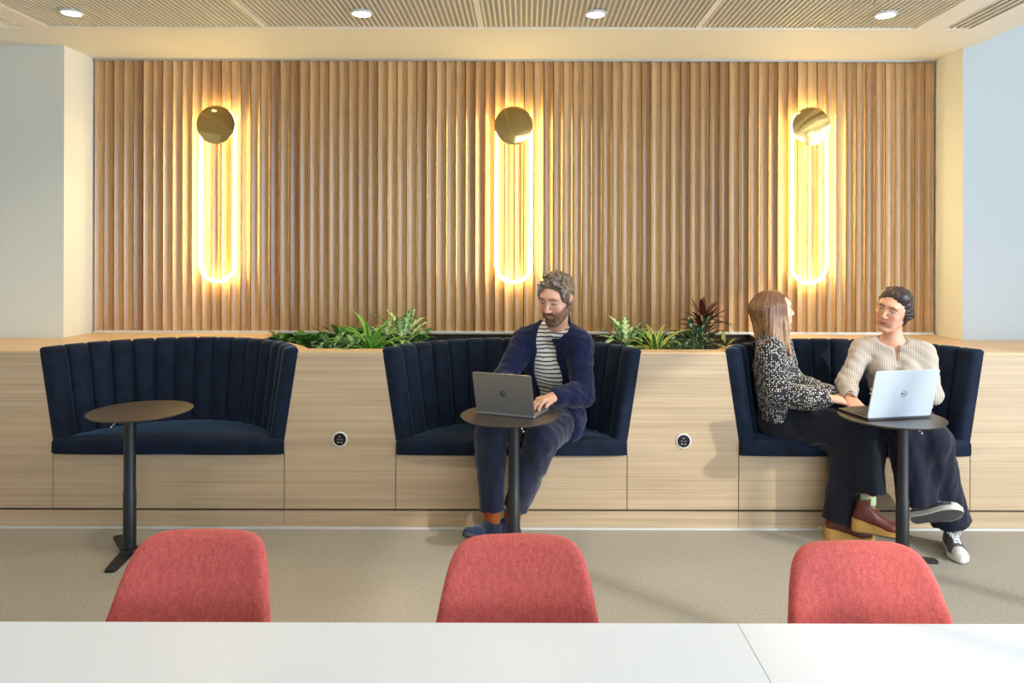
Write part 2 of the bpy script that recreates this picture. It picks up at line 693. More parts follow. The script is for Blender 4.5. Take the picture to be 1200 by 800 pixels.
# channels
NF = 15
for k in range(NF):
    bm = bmesh.new()
    loops = []
    rows = [(0, 1, 0), (.02, 1, 0), (.3, 1, 0), (.6, 1, 0), (.85, 1, 0), (.925, 1, 0), (.945, .965, 0), (.96, .97, 0), (.978, .93, .002), (.99, .84, .006), (.998, .68, .014), (1.002, .45, .022)]
    for tz, sc, _ in rows:
        R, cy, ph = arc(tz)
        a = -ph + 2 * ph * (k + .5) / NF
        half = R * ph / NF * .985
        cxl, cyl = R * sin(a), cy + R * cos(a)
        nx, ny = -sin(a), -cos(a)           # inward
        tx, ty = cos(a), -sin(a)
        l = []
        MM = 14
        th0, th1 = .034, .052
        pts = [(-half, 0), ] + [(half * .99 * -cos(pi * i / MM), th0 - .012 + .056 * (sin(pi * i / MM) ** .66)) for i in range(MM + 1)] + [(half, 0)]
        for s_, n_ in pts:
            curve = -(s_ * s_) / (2 * R)    # follow the arc
            nn = n_ - curve * -1 * -1
            s2, n2 = s_ * (1 - (1 - sc) * .55), .034 + (nn - .034) * sc
            l.append((cxl + tx * s2 + nx * n2, cyl + ty * s2 + ny * n2, ZB - .02 + (ZT - ZB + .02) * tz))
        loops.append(l)
    rings(bm, loops)
    obj('backrest_channel', bm, MAT['velvet'], bt, auto=60)
# timber-edged curved back board behind channels
dup(bt, (BOOTHS[1], FRONT, 0), 0, LB[1])
dup(bt, (BOOTHS[2], FRONT, 0), 0, LB[2])

# ---------------------------------------------------------------- wall lamps
lp = thing('wall_lamp', 'brass disc wall lamp with glowing oval loop, leftmost of three on the slats', 'wall lamp',
           (P(260, 150, BACK).x, BACK - .028, 0), group='brass and loop wall lamps')
ZD = CAMZ + (HY - 150) / F * BACK * 1.0
bm = bmesh.new()
pts = []
r = .112
zl = ZD - .90
for i in range(25):
    a = pi * i / 24
    pts.append((r * cos(a), -.038, ZD + r * sin(a)))
for i in range(1, 12):
    pts.append((-r, -.038, ZD + (zl - ZD) * i / 12))
for i in range(25):
    a = pi + pi * i / 24
    pts.append((r * cos(a), -.038, zl + r * sin(a)))
for i in range(1, 12):
    pts.append((r, -.038, zl + (ZD - zl) * i / 12))
tube(bm, pts, .0092, 10, closed=True)
obj('light_loop', bm, MAT['led'], lp, smooth=True)
bm = bmesh.new()
lathe(bm, [(.05, -.062), (.118, -.0615), (.1235, -.066), (.1245, -.070), (.1235, -.074), (.110, -.0765), (.06, -.078), (.01, -.0785)], (0, 0, ZD), n=64, axis='y')
obj('disc', bm, MAT['brass'], lp, auto=35)
bm = bmesh.new()
lathe(bm, [(.02, 0), (.02, -.065)], (0, 0, ZD), n=20, axis='y')
obj('stand_off', bm, MAT['brass'], lp, smooth=True)
for zz in (ZD - .35, ZD - .75):
    for sx in (-1, 1):
        bm = bmesh.new()
        tube(bm, [(sx * r, .01, zz), (sx * r, -.028, zz)], .005, 8)
        obj('bracket', bm, MAT['brass'], lp, smooth=True)
dup(lp, (P(602, 150, BACK).x, BACK - .028, 0), 0, 'brass disc wall lamp with glowing oval loop, the middle one, above the man')
dup(lp, (P(943.5, 150, BACK).x, BACK - .028, 0), .0, 'brass disc wall lamp with glowing oval loop, rightmost, above the two women')

# ---------------------------------------------------------------- sockets
so = thing('wall_socket', 'round black power socket in white ring on the bench front left of the man', 'power socket', (0, 0, 0), group='round power sockets')
so.location = ((399 - CX) / F * FRONT, FRONT, CAMZ - (515 - HY) / F * FRONT)
bm = bmesh.new()
lathe(bm, [(.041, .0), (.041, -.003), (.038, -.006), (.034, -.006), (.034, 0)], n=40, axis='y')
obj('ring', bm, MAT['socketring'], so, auto=35)
bm = bmesh.new()
lathe(bm, [(.034, 0), (.034, -.0045), (.031, -.005), (.030, -.001), (.001, -.001)], n=40, axis='y')
obj('face', bm, MAT['socket'], so, auto=35)
bm = bmesh.new()
for x, z, w, h in ((0, .014, .006, .010), (-.009, -.001, .009, .005), (.009, -.001, .009, .005)):
    box(bm, (x - w / 2, -.0035, z - h / 2), (x + w / 2, -.0008, z + h / 2))
box(bm, (-.014, -.004, -.020), (-.004, -.0008, -.013))
box(bm, (.004, -.004, -.020), (.014, -.0008, -.013))
obj('outlet', bm, MAT['chrome'], so)
dup(so, ((801.5 - CX) / F * FRONT, FRONT, CAMZ - (516 - HY) / F * FRONT), 0, 'round black power socket in white ring on the bench front right of the man')

# ---------------------------------------------------------------- bistro tables
TZ = .70


def bistro(label, top, pole, feet, lever):
    t = thing('side_table', label, 'table', (pole[0], pole[1], 0), group='round pedestal tables')
    ox, oy = top[0] - pole[0], top[1] - pole[1]
    bm = bmesh.new()
    R = .240
    lathe(bm, [(R - .030, TZ - .014), (R - .010, TZ - .011), (R - .001, TZ - .004), (R, TZ - .002), (R - .0012, TZ)], (ox, oy, 0), n=72)
    obj('table_top', bm, MAT['toplam'], t, auto=50)
    bm = bmesh.new()
    lathe(bm, [(.030, .012), (.030, .30), (.0275, .305), (.0275, TZ - .035), (.040, TZ - .03), (.040, TZ - .0145)], n=28)
    obj('pole', bm, MAT['black'], t, auto=40)
    bm = bmesh.new()
    for fx, fy in feet:
        d = Vector((fx - pole[0], fy - pole[1]))
        L = d.length
        d.normalize()
        s = Vector((-d.y, d.x))
        pts = []
        for (u, w) in ((-.03, .034), (L * .4, .032), (L - .012, .026), (L, .018)):
            pts.append((u, w))
        ol = [d * u + s * w for u, w in pts] + [d * u - s * w for u, w in reversed(pts)]
        prism(bm, [(p.x, p.y) for p in ol], .0, .012)
    lathe(bm, [(.045, .0), (.045, .013), (.036, .02)], n=28)
    obj('base', bm, MAT['black'], t, bevel=.002)
    bm = bmesh.new()
    lx, ly = lever
    tube(bm, [(0, 0, TZ - .03), (lx * .5, ly * .5, TZ - .035), (lx, ly, TZ - .075)], .0035, 8)
    bmesh.ops.create_uvsphere(bm, u_segments=10, v_segments=8, radius=.006, matrix=Matrix.Translation((lx, ly, TZ - .075)))
    obj('height_lever', bm, MAT['chrome'], t, smooth=True)
    return t


bistro('empty round pedestal table standing in front of the empty booth', (-1.912, 3.608), (-1.962, 3.60), [(-1.925, 3.36), (-1.83, 3.60), (-2.12, 3.78)], (-.075, -.03))
bistro('round pedestal table carrying the grey laptop in front of the man', (-.075, 3.533), (-.054, 3.533), [(-.11, 3.30), (.12, 3.45), (-.02, 3.72)], (.045, -.03))
bistro('round pedestal table carrying the silver laptop before the two women', (1.773, 3.514), (1.832, 3.52), [(1.81, 3.28), (1.99, 3.50), (1.78, 3.68)], (.075, -.03))

# ---------------------------------------------------------------- laptops


def laptop(label, hinge, ang, lid_ang, lid_mat, base_mat, w, d, lid_d):
    """hinge: centre of the hinge edge; ang: heading (deg) of the keyboard direction; lid_ang: opening angle"""
    t = thing('laptop', label, 'laptop', (hinge[0], hinge[1], TZ + .0005), radians(ang))   # +y = towards keyboard front
    bm = bmesh.new()
    prism(bm, [(x, y + d / 2) for x, y in rrect(w, d, .008, 4)], .002, .014)
    obj('base', bm, base_mat, t, bevel=.002)
    bm = bmesh.new()
    prism(bm, [(x, y + d * .36) for x, y in rrect(w * .88, d * .46, .004, 3)], .0138, .0146)
    kb = obj('keyboard', bm, MAT['keybed'], t)
    bm = bmesh.new()
    for r_ in range(6):
        nk = 14
        for k in range(nk):
            x0 = -w * .43 + w * .86 * k / nk
            y0 = d * .15 + d * .43 * r_ / 6
            box(bm, (x0 + .001, y0 + .001, .0142), (x0 + w * .86 / nk - .001, y0 + d * .43 / 6 - .001, .0158))
    obj('keys', bm, MAT['key'], kb)
    bm = bmesh.new()
    prism(bm, [(x, y + d * .80) for x, y in rrect(w * .34, d * .30, .004, 3)], .0138, .0145)
    obj('touchpad', bm, MAT['touch'], t)
    # lid
    A = radians(lid_ang)
    dv = Vector((0, cos(A), sin(A)))
    nv = Vector((0, sin(A), -cos(A)))                # screen side normal (towards the keyboard when open)
    o0 = Vector((0, .004, .014))

    def f(u, v, k):
        return o0 + Vector((u, 0, 0)) + dv * v + nv * k
    bm = bmesh.new()
    prism(bm, [(x, y + lid_d / 2) for x, y in rrect(w, lid_d, .009, 4)], -.004, .002, f=f)
    lid = obj('lid', bm, lid_mat, t, bevel=.0015)
    bm = bmesh.new()
    prism(bm, [(x, y + lid_d / 2 + .004) for x, y in rrect(w * .95, lid_d * .9, .003, 3)], .002, .0026, f=f)
    obj('screen', bm, MAT['screen'], lid)
    # round badge on the lid back: ring and small letters
    bm = bmesh.new()
    bc, br = lid_d * .5, .0155
    rl = []
    for rr_, kk in ((br, -.0042), (br, -.0048), (br - .0022, -.0048), (br - .0022, -.0042)):
        rl.append([f(rr_ * cos(2 * pi * i / 32), bc + rr_ * sin(2 * pi * i / 32), kk) for i in range(32)])
    rings(bm, rl, cap0=False, cap1=False)
    s = .0042

    def stroke(pts, wd=.0013):
        for (a, b) in zip(pts, pts[1:]):
            a, b = Vector(a), Vector(b)
            dd = (b - a).normalized()
            nn = Vector((-dd.y, dd.x)) * wd / 2
            q = [a + nn - dd * wd / 2, b + nn + dd * wd / 2, b - nn + dd * wd / 2, a - nn - dd * wd / 2]
            prism(bm, [(p.x, p.y + bc) for p in q], -.0042, -.0048, f=f)
    h = .0042
    stroke([(-.0105, -h), (-.0105, h), (-.0078, h), (-.0060, 0), (-.0078, -h), (-.0105, -h)])
    # tilted e
    stroke([(-.0040, -.0014), (.0000, .0024), (-.0016, .0040), (-.0042, .0024), (-.0044, -.0010), (-.0022, -.0038), (.0004, -.0024)])
    stroke([(.0028, h), (.0028, -h), (.0052, -h)])
    stroke([(.0072, h), (.0072, -h), (.0098, -h)])
    obj('badge', bm, MAT['badge'] if lid_mat == MAT['lidgrey'] else MAT['badge2'], lid)
    return t


MAT['lidgrey'] = M('graphite_aluminium', srgb(128, 124, 118), .4, .35).m
MAT['lidsilver'] = M('silver_aluminium', srgb(196, 204, 212), .28, .2).m
MAT['basegrey'] = M('laptop_base', srgb(150, 150, 152), .35, .6).m
MAT['baseblack'] = M('laptop_base_black', srgb(30, 30, 33), .4).m
MAT['keybed'] = M('key_bed', srgb(24, 24, 26), .5).m
MAT['key'] = M('key_cap', srgb(44, 44, 48), .5).m
MAT['touch'] = M('touchpad', srgb(60, 60, 64), .3).m
MAT['screen'] = M('laptop_screen', srgb(16, 18, 22), .12).m
MAT['badge'] = M('dark_badge', srgb(58, 58, 60), .25, .8).m
MAT['badge2'] = M('chrome_badge', srgb(150, 156, 164), .2, .9).m
hv = Vector((.2825, -.11))
laptop('open dark grey laptop with round badge on the round table in front of the man', (-.0967, 3.495), math.degrees(math.atan2(hv.y, hv.x)), 105, MAT['lidgrey'], MAT['basegrey'], .303, .205, .205)

laptop('open silver-white laptop with round badge on the round table in front of the two women', (1.7765, 3.4445), 11.9, 105, MAT['lidsilver'], MAT['baseblack'], .344, .225, .238)

# ---------------------------------------------------------------- foreground tables
for nm, x0, x1, lab in (('meeting_table', -1.96, .4392, 'large white tabletop filling the foreground left of the thin seam'),
                        ('meeting_table', .4408, 2.84, 'white tabletop in the right foreground, right of the thin seam')):
    cxm = (x0 + x1) / 2
    t = thing(nm, lab, 'table', (cxm, 1.04, 0), group='white tables in the foreground')
    w = (x1 - x0) / 2
    bm = nbox((-w, -.46, .705), (w, .46, .7295))
    obj('table_top', bm, MAT['white'], t)
    bm = nbox((-w + .001, -.4598, .706), (w - .001, .4612, .7275))
    obj('edge_band', bm, MAT['whiteedge'], t)
    for sx in (-1, 1):
        for sy in (-1, 1):
            obj('leg', nbox((sx * (w - .10) - .025, sy * .38 - .025, 0), (sx * (w - .10) + .025, sy * .38 + .025, .68)), MAT['trimwhite'], t, bevel=.003)
    bm = bmesh.new()
    for sy in (-1, 1):
        box(bm, (-w + .12, sy * .38 - .015, .66), (w - .12, sy * .38 + .015, .705))
    obj('frame', bm, MAT['trimwhite'], t)

# ---------------------------------------------------------------- coral chairs
ch = thing('shell_chair', 'coral pink upholstered chair back behind the white table, leftmost of three', 'chair', (-.764, 1.5, 0), group='coral upholstered chairs')


def sup(t, n=3.2):
    return (abs(cos(t)) ** (2 / n) * (1 if cos(t) >= 0 else -1), abs(sin(t)) ** (2 / n) * (1 if sin(t) >= 0 else -1))


def backrest():
    bm = bmesh.new()
    N = 72
    zc, hh = .615, .213
    loops = []

    def surf(u, v, k, side):
        z = zc + hh * v
        w = .2 - .0425 * (v + .15) if v > -.15 else .2 + .012 * (v + .15)
        x = u * w
        ybase = .145 + .078 * v + .010 * v * v + .0
        y = ybase - .028 * u * u * (1 - .25 * v)       # wraps forward at the sides
        return (x, y + side * k, z)
    seqs = [(.02, -1), (.3, -1), (.6, -1), (.82, -1), (.92, -1), (.97, -.8), (.993, -.45), (1.0, 0), (.993, .45), (.97, .8), (.92, 1), (.8, 1), (.5, 1), (.02, 1)]
    for s, side in seqs:
        l = []
        for i in range(N):
            t = 2 * pi * i / N
            a, b = sup(t, 7.5 if sin(t) > 0 else 6.0)
            l.append(surf(a * s, b * s - .02 * a * a * s * (1 if b > 0 else 0), .021, side))
        loops.append(l)
    rings(bm, loops)
    return bm


obj('backrest', backrest(), MAT['coral'], ch, smooth=True)
bm = bmesh.new()
loops = []
for s, z in ((.05, .462), (.5, .458), (.85, .463), (.95, .462), (.99, .452), (1, .437), (.985, .422), (.93, .414), (.05, .412)):
    loops.append([(sup(2 * pi * i / 64, 3.4)[0] * .215 * s, -.08 + sup(2 * pi * i / 64, 3.4)[1] * .21 * s, z) for i in range(64)])
rings(bm, loops)
obj('seat', bm, MAT['coral'], ch, smooth=True)
for sx in (-1, 1):
    for sy in (-1, 1):
        bm = bmesh.new()
        tube(bm, [(sx * .14, -.08 + sy * .12, .413), (sx * .215, -.08 + sy * .20, .0)], [.013, .009], 14)
        obj('leg', bm, MAT['black'], ch, smooth=True)
ch.location = (-.764, 1.512, 0)
dup(ch, (-.016, 1.487, 0), 0, 'coral pink upholstered chair back behind the white table, the middle one, below the man')
dup(ch, (.761, 1.452, 0), 0, 'coral pink upholstered chair back behind the white table, rightmost, below the women')

# ---------------------------------------------------------------- planting


def leafmat(name, edge, mid, vein, rough=.4, stripes=0):
    m = M(name, rough=rough, Specular_IOR_Level=.5)
    at = m.n('ShaderNodeAttribute', attribute_name='leaf')
    x = m.xyz(at.outputs['Vector'])
    u = m.math('ABSOLUTE', x[0])
    nz = m.noise(m.coord(), 70, 3)
    f = m.math('ADD', u, m.math('MULTIPLY_ADD', nz, .5, -.25))
    if stripes:
        st = m.math('SINE', m.math('MULTIPLY_ADD', x[1], stripes, m.math('MULTIPLY', u, -3.2)))
        f = m.math('ADD', f, m.math('MULTIPLY', st, .28))
    col = m.ramp(f, [(.06, vein), (.16, mid), (.55, mid), (.72, edge)])
    m.to('Base Color', col)
    m.set(**{'Subsurface Weight': 0.0})
    return m.m


MAT['aglao'] = leafmat('silver_variegated_leaf', srgb(66, 118, 56), srgb(176, 204, 146), srgb(214, 224, 180), stripes=42)
MAT['aglao2'] = leafmat('dark_variegated_leaf', srgb(42, 92, 50), srgb(118, 164, 108), srgb(190, 212, 164), stripes=46)
MAT['strap'] = leafmat('strappy_green_leaf', srgb(140, 190, 76), srgb(78, 142, 50), srgb(104, 160, 62))
MAT['strapy'] = leafmat('yellow_edged_leaf', srgb(208, 208, 92), srgb(58, 112, 46), srgb(70, 124, 52))
MAT['pothos'] = leafmat('deep_green_leaf', srgb(42, 98, 34), srgb(62, 130, 46), srgb(112, 164, 80))
MAT['croton'] = leafmat('dark_striped_leaf', srgb(28, 52, 42), srgb(50, 84, 60), srgb(170, 176, 110), stripes=24)
MAT['burg'] = leafmat('burgundy_leaf', srgb(44, 18, 20), srgb(84, 34, 28), srgb(120, 58, 36))
MAT['olive'] = leafmat('olive_leaf', srgb(96, 104, 40), srgb(140, 136, 60), srgb(160, 150, 80))
MAT['stem'] = M('plant_stem', srgb(84, 110, 54), .6).m


class Leaves:
    def __init__(s):
        s.v, s.f, s.a = [], [], []

    def leaf(s, base, az, el, L, w, droop=1.0, shape=.45, fold=.25, ns=9, stalk=0.0, twist=0):
        """a leaf blade: starts at base, heads az/el, droops under its weight"""
        p = Vector(base)
        i0 = len(s.v)
        e = el
        seg = L / ns
        for i in range(ns + 1):
            t = i / ns
            d = Vector((cos(az) * cos(e), sin(az) * cos(e), sin(e)))
            side = Vector((-sin(az), cos(az), 0))
            up = side.cross(d) * -1
            if up.z < 0:
                up = -up
            tw = twist * t
            sd = side * cos(tw) + up * sin(tw)
            if t < stalk:
                ww = .0025
            else:
                q = (t - stalk) / (1 - stalk)
                ww = w * (sin(pi * min(1, q ** shape if shape < 1 else q)) ** .85 if q < 1 else 0) + .0006
                if q > .97:
                    ww = .0006
            for k in (-1, -.5, 0, .5, 1):
                s.v.append(p + sd * ww * k + up * (abs(k) * ww * fold))
                s.a.append((k, t, 0))
            if i:
                a = i0 + (i - 1) * 5
                for k in range(4):
                    s.f.append((a + k, a + k + 1, a + k + 6, a + k + 5))
            p = p + d * seg
            e -= droop * seg / L * (.4 + 1.2 * t)

    def build(s, name, mat, parent):
        me = bpy.data.meshes.new(name)
        me.from_pydata([tuple(v) for v in s.v], [], s.f)
        at = me.attributes.new('leaf', 'FLOAT_VECTOR', 'POINT')
        at.data.foreach_set('vector', [c for a in s.a for c in a])
        o = obj(name, me, mat, parent, smooth=True, world=True)
        m = o.modifiers.new('thick', 'SOLIDIFY')
        m.thickness = .0008
        return o


SOIL = LEDGE - .13


def plant(name, label, kind, px, d, mat, seed, n, L, w, el=(20, 80), spread=.02, lift=.0, az=None, group=None, stems=True, **k):
    r = random.Random(seed)
    b = Vector(((px - CX) / F * d, d, SOIL))
    t = thing(name, label, 'plant', b, group=group)
    lv = Leaves()
    sm = bmesh.new()
    tube(sm, [b + Vector((0, 0, -.01)), b + Vector((.003, 0, .05 + lift))], .007, 7)
    for i in range(n):
        a = (2 * pi * i / n * 1.0 + r.uniform(-.4, .4)) if az is None else radians(r.uniform(*az))
        e = radians(el[0] + (el[1] - el[0]) * ((i * .618) % 1))
        off = Vector((cos(a), sin(a), 0)) * r.uniform(0, spread)
        bb = b + off + Vector((0, 0, .05 + lift * r.uniform(.5, 1)))
        LL = L * r.uniform(.7, 1.1)
        if stems:
            tube(sm, [b + Vector((0, 0, .0)), b + off * .6 + Vector((0, 0, .03)), bb], .003, 5)
        # keep foliage in front of the slatted wall
        room = (BACK - .05 - bb.y) / max(.05, sin(a) * cos(e)) if sin(a) > 0 else 9
        lv.leaf(bb, a, e, min(LL, max(.05, room)), w * r.uniform(.8, 1.1), **k)
    lv.build('foliage', mat, t)
    obj('stem', sm, MAT['stem'], t, smooth=True, world=True)
    return t


AG = dict(droop=1.1, shape=.62, fold=.25, stalk=.28)
ST = dict(droop=1.5, shape=.45, fold=.5, ns=12)
GP1, GP2 = 'plants in the planter left of the man', 'plants in the planter right of the man'
D = [(325, 4.62), (340, 4.56), (356, 4.48), (371, 4.44)]
for i, (px, d) in enumerate(D):
    plant('trailing_pothos', ['tiny leafy sprig at the left tip of the left planter', 'low dark green leafy plant, second from the left tip of the left planter',
                              'low deep green plant in the left planter, third from the left tip',
                              'low deep green leafy plant between the sprigs and the striped-leaf plant in the left planter'][i], 'plant', px, d, MAT['pothos'], 10 + i, [6, 16, 22, 26][i],
          .085, .027, el=(10, 75), spread=[.02, .05, .06, .08][i], lift=[.085, .06, .07, .08][i], group=GP1, droop=1.4, shape=.6, fold=.2, stalk=.3)
plant('variegated_aglaonema', 'dark green plant with silver-striped leaves drooping over the left planter front edge', 'plant', 388, 4.16, MAT['aglao2'], 21, 15, .16, .026, el=(5, 70), spread=.035, lift=.07, group=GP1, **AG)
plant('bushy_fern', 'dark bushy foliage behind the striped-leaf plant in the left planter', 'plant', 405, 4.50, MAT['pothos'], 22, 34, .11, .024, el=(10, 80), spread=.10, lift=.10, group=GP1, droop=1.2, shape=.6, stalk=.25)
plant('variegated_aglaonema', 'silver-striped leafy plant low in the left planter, just left of the strappy one', 'plant', 416, 4.14, MAT['aglao2'], 23, 16, .15, .027, el=(5, 75), spread=.035, lift=.07, group=GP1, **AG)
plant('dracaena', 'bright green strappy plant with tall arching leaves in the left planter', 'plant', 434, 4.13, MAT['strap'], 24, 22, .33, .017, el=(25, 88), spread=.02, lift=.02, group=GP1, **ST)
plant('variegated_aglaonema', 'pale silver-green leafy plant behind the strappy plant in the left planter', 'plant', 449, 4.30, MAT['aglao'], 25, 14, .19, .032, el=(15, 80), spread=.04, lift=.08, group=GP1, **AG)
plant('variegated_aglaonema', 'tallest silver-green broad-leaved plant at the right of the left planter', 'plant', 470, 4.38, MAT['aglao'], 26, 19, .25, .034, el=(10, 86), spread=.04, lift=.09, group=GP1, **AG)
plant('bushy_fern', 'low dark foliage at the right tip of the left planter', 'plant', 489, 4.54, MAT['pothos'], 27, 18, .10, .022, el=(10, 70), spread=.07, lift=.08, group=GP1, droop=1.2, shape=.6, stalk=.25)
plant('variegated_aglaonema', 'pale green speckled broad-leaved plant at the left of the right planter', 'plant', 734, 4.36, MAT['aglao'], 31, 17, .22, .032, el=(8, 84), spread=.04, lift=.07, group=GP2, **AG)
plant('bushy_fern', 'low mid-green foliage behind the pale plant in the right planter', 'plant', 750, 4.50, MAT['pothos'], 32, 16, .11, .024, el=(10, 70), spread=.06, lift=.06, group=GP2, droop=1.2, shape=.6, stalk=.25)
plant('dracaena', 'strappy plant with yellow-edged green leaves in the middle of the right planter', 'plant', 769, 4.13, MAT['strapy'], 33, 20, .29, .017, el=(18, 86), spread=.02, lift=.02, group=GP2, **ST)
plant('croton', 'dark striped leathery plant below the burgundy rosette in the right planter', 'plant', 816, 4.16, MAT['croton'], 34, 26, .21, .020, el=(0, 84), spread=.05, lift=.12, group=GP2, droop=1.3, shape=.6, fold=.2, stalk=.15)
plant('cordyline', 'tall burgundy rosette plant rising highest from the right planter', 'plant', 824, 4.30, MAT['burg'], 35, 24, .17, .017, el=(-5, 82), spread=.025, lift=.25, group=GP2, droop=.7, shape=.7, fold=.3, stems=False)
plant('bushy_fern', 'low mid-green plant left of the dark striped one in the right planter', 'plant', 793, 4.20, MAT['aglao2'], 36, 14, .13, .024, el=(5, 70), spread=.04, lift=.06, group=GP2, droop=1.2, shape=.6, stalk=.25)
plant('bromeliad', 'small olive plant at the right end of the right planter beside the long-haired woman', 'plant', 848, 4.38, MAT['olive'], 37, 14, .13, .016, el=(5, 70), spread=.03, lift=.06, group=GP2, droop=1.2, shape=.55)
# ---------------------------------------------------------------- people: smooth-blended volumes turned into meshes


class Fr:
    """local frame: origin o, columns of R are the local axes in world space"""

    def __init__(s, o, R):
        s.o = np.array(o, float)
        s.R = np.array(R, float)

    def __call__(s, p):
        return s.o + s.R @ np.array(p, float)


def frame(o, fwd, up=(0, 0, 1), roll=0):
    """+y = fwd, +z ~ up, +x = right-hand side of that"""
    y = Vector(fwd).normalized()
    u = Vector(up)
    z = (u - y * u.dot(y)).normalized()
    x = y.cross(z)
    if roll:
        q = Matrix.Rotation(radians(roll), 3, y)
        x, z = q @ x, q @ z
    return Fr(o, np.array([[x[i], y[i], z[i]] for i in range(3)]))


W0 = Fr((0, 0, 0), np.eye(3))


def axis(segs):
    out = []
    for a, b, h in segs:
        n = max(1, int(round((b - a) / h)))
        out += [a + (b - a) * i / n for i in range(n)]
    out.append(segs[-1][1])
    return np.array(out, np.float32)


class Vol:
    def __init__(s, lo, hi, h=.006, fine=()):
        """fine: list of (lo, hi, h) boxes whose axis ranges get a finer step"""
        ax = []
        for k in range(3):
            cuts = sorted(set([lo[k], hi[k]] + [max(lo[k], min(hi[k], f[j][k])) for f in fine for j in (0, 1)]))
            segs = []
            for a, b in zip(cuts, cuts[1:]):
                if b - a < 1e-6:
                    continue
                mid = (a + b) / 2
                hh = min([h] + [f[2] for f in fine if f[0][k] <= mid <= f[1][k]])
                segs.append((a, b, hh))
            ax.append(axis(segs))
        s.ax = ax
        s.f = np.full([len(a) for a in ax], .12, np.float32)

    def blk(s, pts, m, fr=W0):
        """block of the grid around the points (in frame fr)"""
        w = np.array([fr(p) for p in pts])
        lo, hi = w.min(0) - m, w.max(0) + m
        sl = tuple(slice(max(0, int(np.searchsorted(a, l)) - 1), int(np.searchsorted(a, h)) + 1) for a, l, h in zip(s.ax, lo, hi))
        X, Y, Z = np.meshgrid(*[a[q] for a, q in zip(s.ax, sl)], indexing='ij')
        if fr is not W0:
            dx, dy, dz = X - fr.o[0], Y - fr.o[1], Z - fr.o[2]
            R = fr.R
            X, Y, Z = [R[0, k] * dx + R[1, k] * dy + R[2, k] * dz for k in range(3)]
        return sl, X, Y, Z

    def put(s, sl, d, k=.02, op='add'):
        f = s.f[sl]
        d = d.astype(np.float32)
        if op == 'add':
            h = np.clip(.5 + .5 * (f - d) / k, 0, 1)
            s.f[sl] = f * (1 - h) + d * h - k * h * (1 - h)
        else:                                   # subtract
            h = np.clip(.5 - .5 * (f + d) / k, 0, 1)
            s.f[sl] = f * (1 - h) - d * h + k * h * (1 - h)

    def cap(s, a, b, ra, rb, k=.02, flat=None, fr=W0, op='add', m=.05):
        """tapered capsule; flat=(direction, factor) thins its section along a direction"""
        sl, X, Y, Z = s.blk([a, b], max(ra, rb) + m, fr)
        if X.size == 0:
            return
        a, b = np.array(a, float), np.array(b, float)
        ab = b - a
        L = max(1e-9, ab @ ab)
        px, py, pz = X - a[0], Y - a[1], Z - a[2]
        t = np.clip((px * ab[0] + py * ab[1] + pz * ab[2]) / L, 0, 1)
        px, py, pz = px - ab[0] * t, py - ab[1] * t, pz - ab[2] * t
        sc = 1
        if flat:
            n = np.array(flat[0], float)
            n /= np.linalg.norm(n)
            q = px * n[0] + py * n[1] + pz * n[2]
            e = 1 / flat[1] - 1
            px, py, pz = px + n[0] * q * e, py + n[1] * q * e, pz + n[2] * q * e
            sc = .5 + .5 * flat[1]
        d = (np.sqrt(px * px + py * py + pz * pz) - (ra + (rb - ra) * t)) * sc
        s.put(sl, d, k, op)

    def ell(s, c, r, k=.02, fr=W0, op='add', m=.05):
        c = np.array(c, float)
        r = np.array(r, float)
        cor = [c + np.array([i, j, l]) * r for i in (-1, 1) for j in (-1, 1) for l in (-1, 1)]
        sl, X, Y, Z = s.blk(cor, m, fr)
        if X.size == 0:
            return
        x, y, z = (X - c[0]) / r[0], (Y - c[1]) / r[1], (Z - c[2]) / r[2]
        k0 = np.sqrt(x * x + y * y + z * z)
        k1 = np.sqrt((x / r[0]) ** 2 + (y / r[1]) ** 2 + (z / r[2]) ** 2) + 1e-9
        s.put(sl, k0 * (k0 - 1) / k1, k, op)

    def cut(s, p, n, k=.004, pts=None, m=.3):
        """remove the half space on the side of n (within a region)"""
        sl, X, Y, Z = s.blk(pts or [p], m)
        n = np.array(n, float) / np.linalg.norm(n)
        d = -((X - p[0]) * n[0] + (Y - p[1]) * n[1] + (Z - p[2]) * n[2])
        s.put(sl, d, k, 'sub')

    def warp(s, fn, pts=None, m=0):
        """add fn(x,y,z) to the field"""
        X, Y, Z = np.meshgrid(*s.ax, indexing='ij', sparse=True)
        s.f += fn(X, Y, Z).astype(np.float32)

    def mesh(s):
        f = s.f
        ax = s.ax
        f[0], f[-1] = .1, .1
        f[:, 0], f[:, -1] = .1, .1
        f[:, :, 0], f[:, :, -1] = .1, .1
        ins = f < 0
        nx, ny, nz = [n - 1 for n in f.shape]
        cnt = np.zeros((nx, ny, nz), np.int8)
        for i in (0, 1):
            for j in (0, 1):
                for k in (0, 1):
                    cnt += ins[i:nx + i, j:ny + j, k:nz + k]
        I, J, K = np.nonzero((cnt > 0) & (cnt < 8))
        idx = -np.ones((nx, ny, nz), np.int64)
        idx[I, J, K] = np.arange(len(I))
        acc = np.zeros((len(I), 3))
        num = np.zeros(len(I))
        for a in range(3):
            o = [b for b in range(3) if b != a]
            for u in (0, 1):
                for v in (0, 1):
                    q0 = [I, J, K]
                    q0[o[0]] = q0[o[0]] + u
                    q0[o[1]] = q0[o[1]] + v
                    q1 = list(q0)
                    q1[a] = q1[a] + 1
                    f0, f1 = f[tuple(q0)], f[tuple(q1)]
                    c = (f0 < 0) != (f1 < 0)
                    t = np.where(c, f0 / np.where(c, f0 - f1, 1), 0)
                    for b in range(3):
                        co_ = ax[b][q0[b]] + (t * (ax[b][q1[b]] - ax[b][q0[b]]) if b == a else 0)
                        acc[:, b] += np.where(c, co_, 0)
                    num += c
        V = acc / num[:, None]
        Fs = []
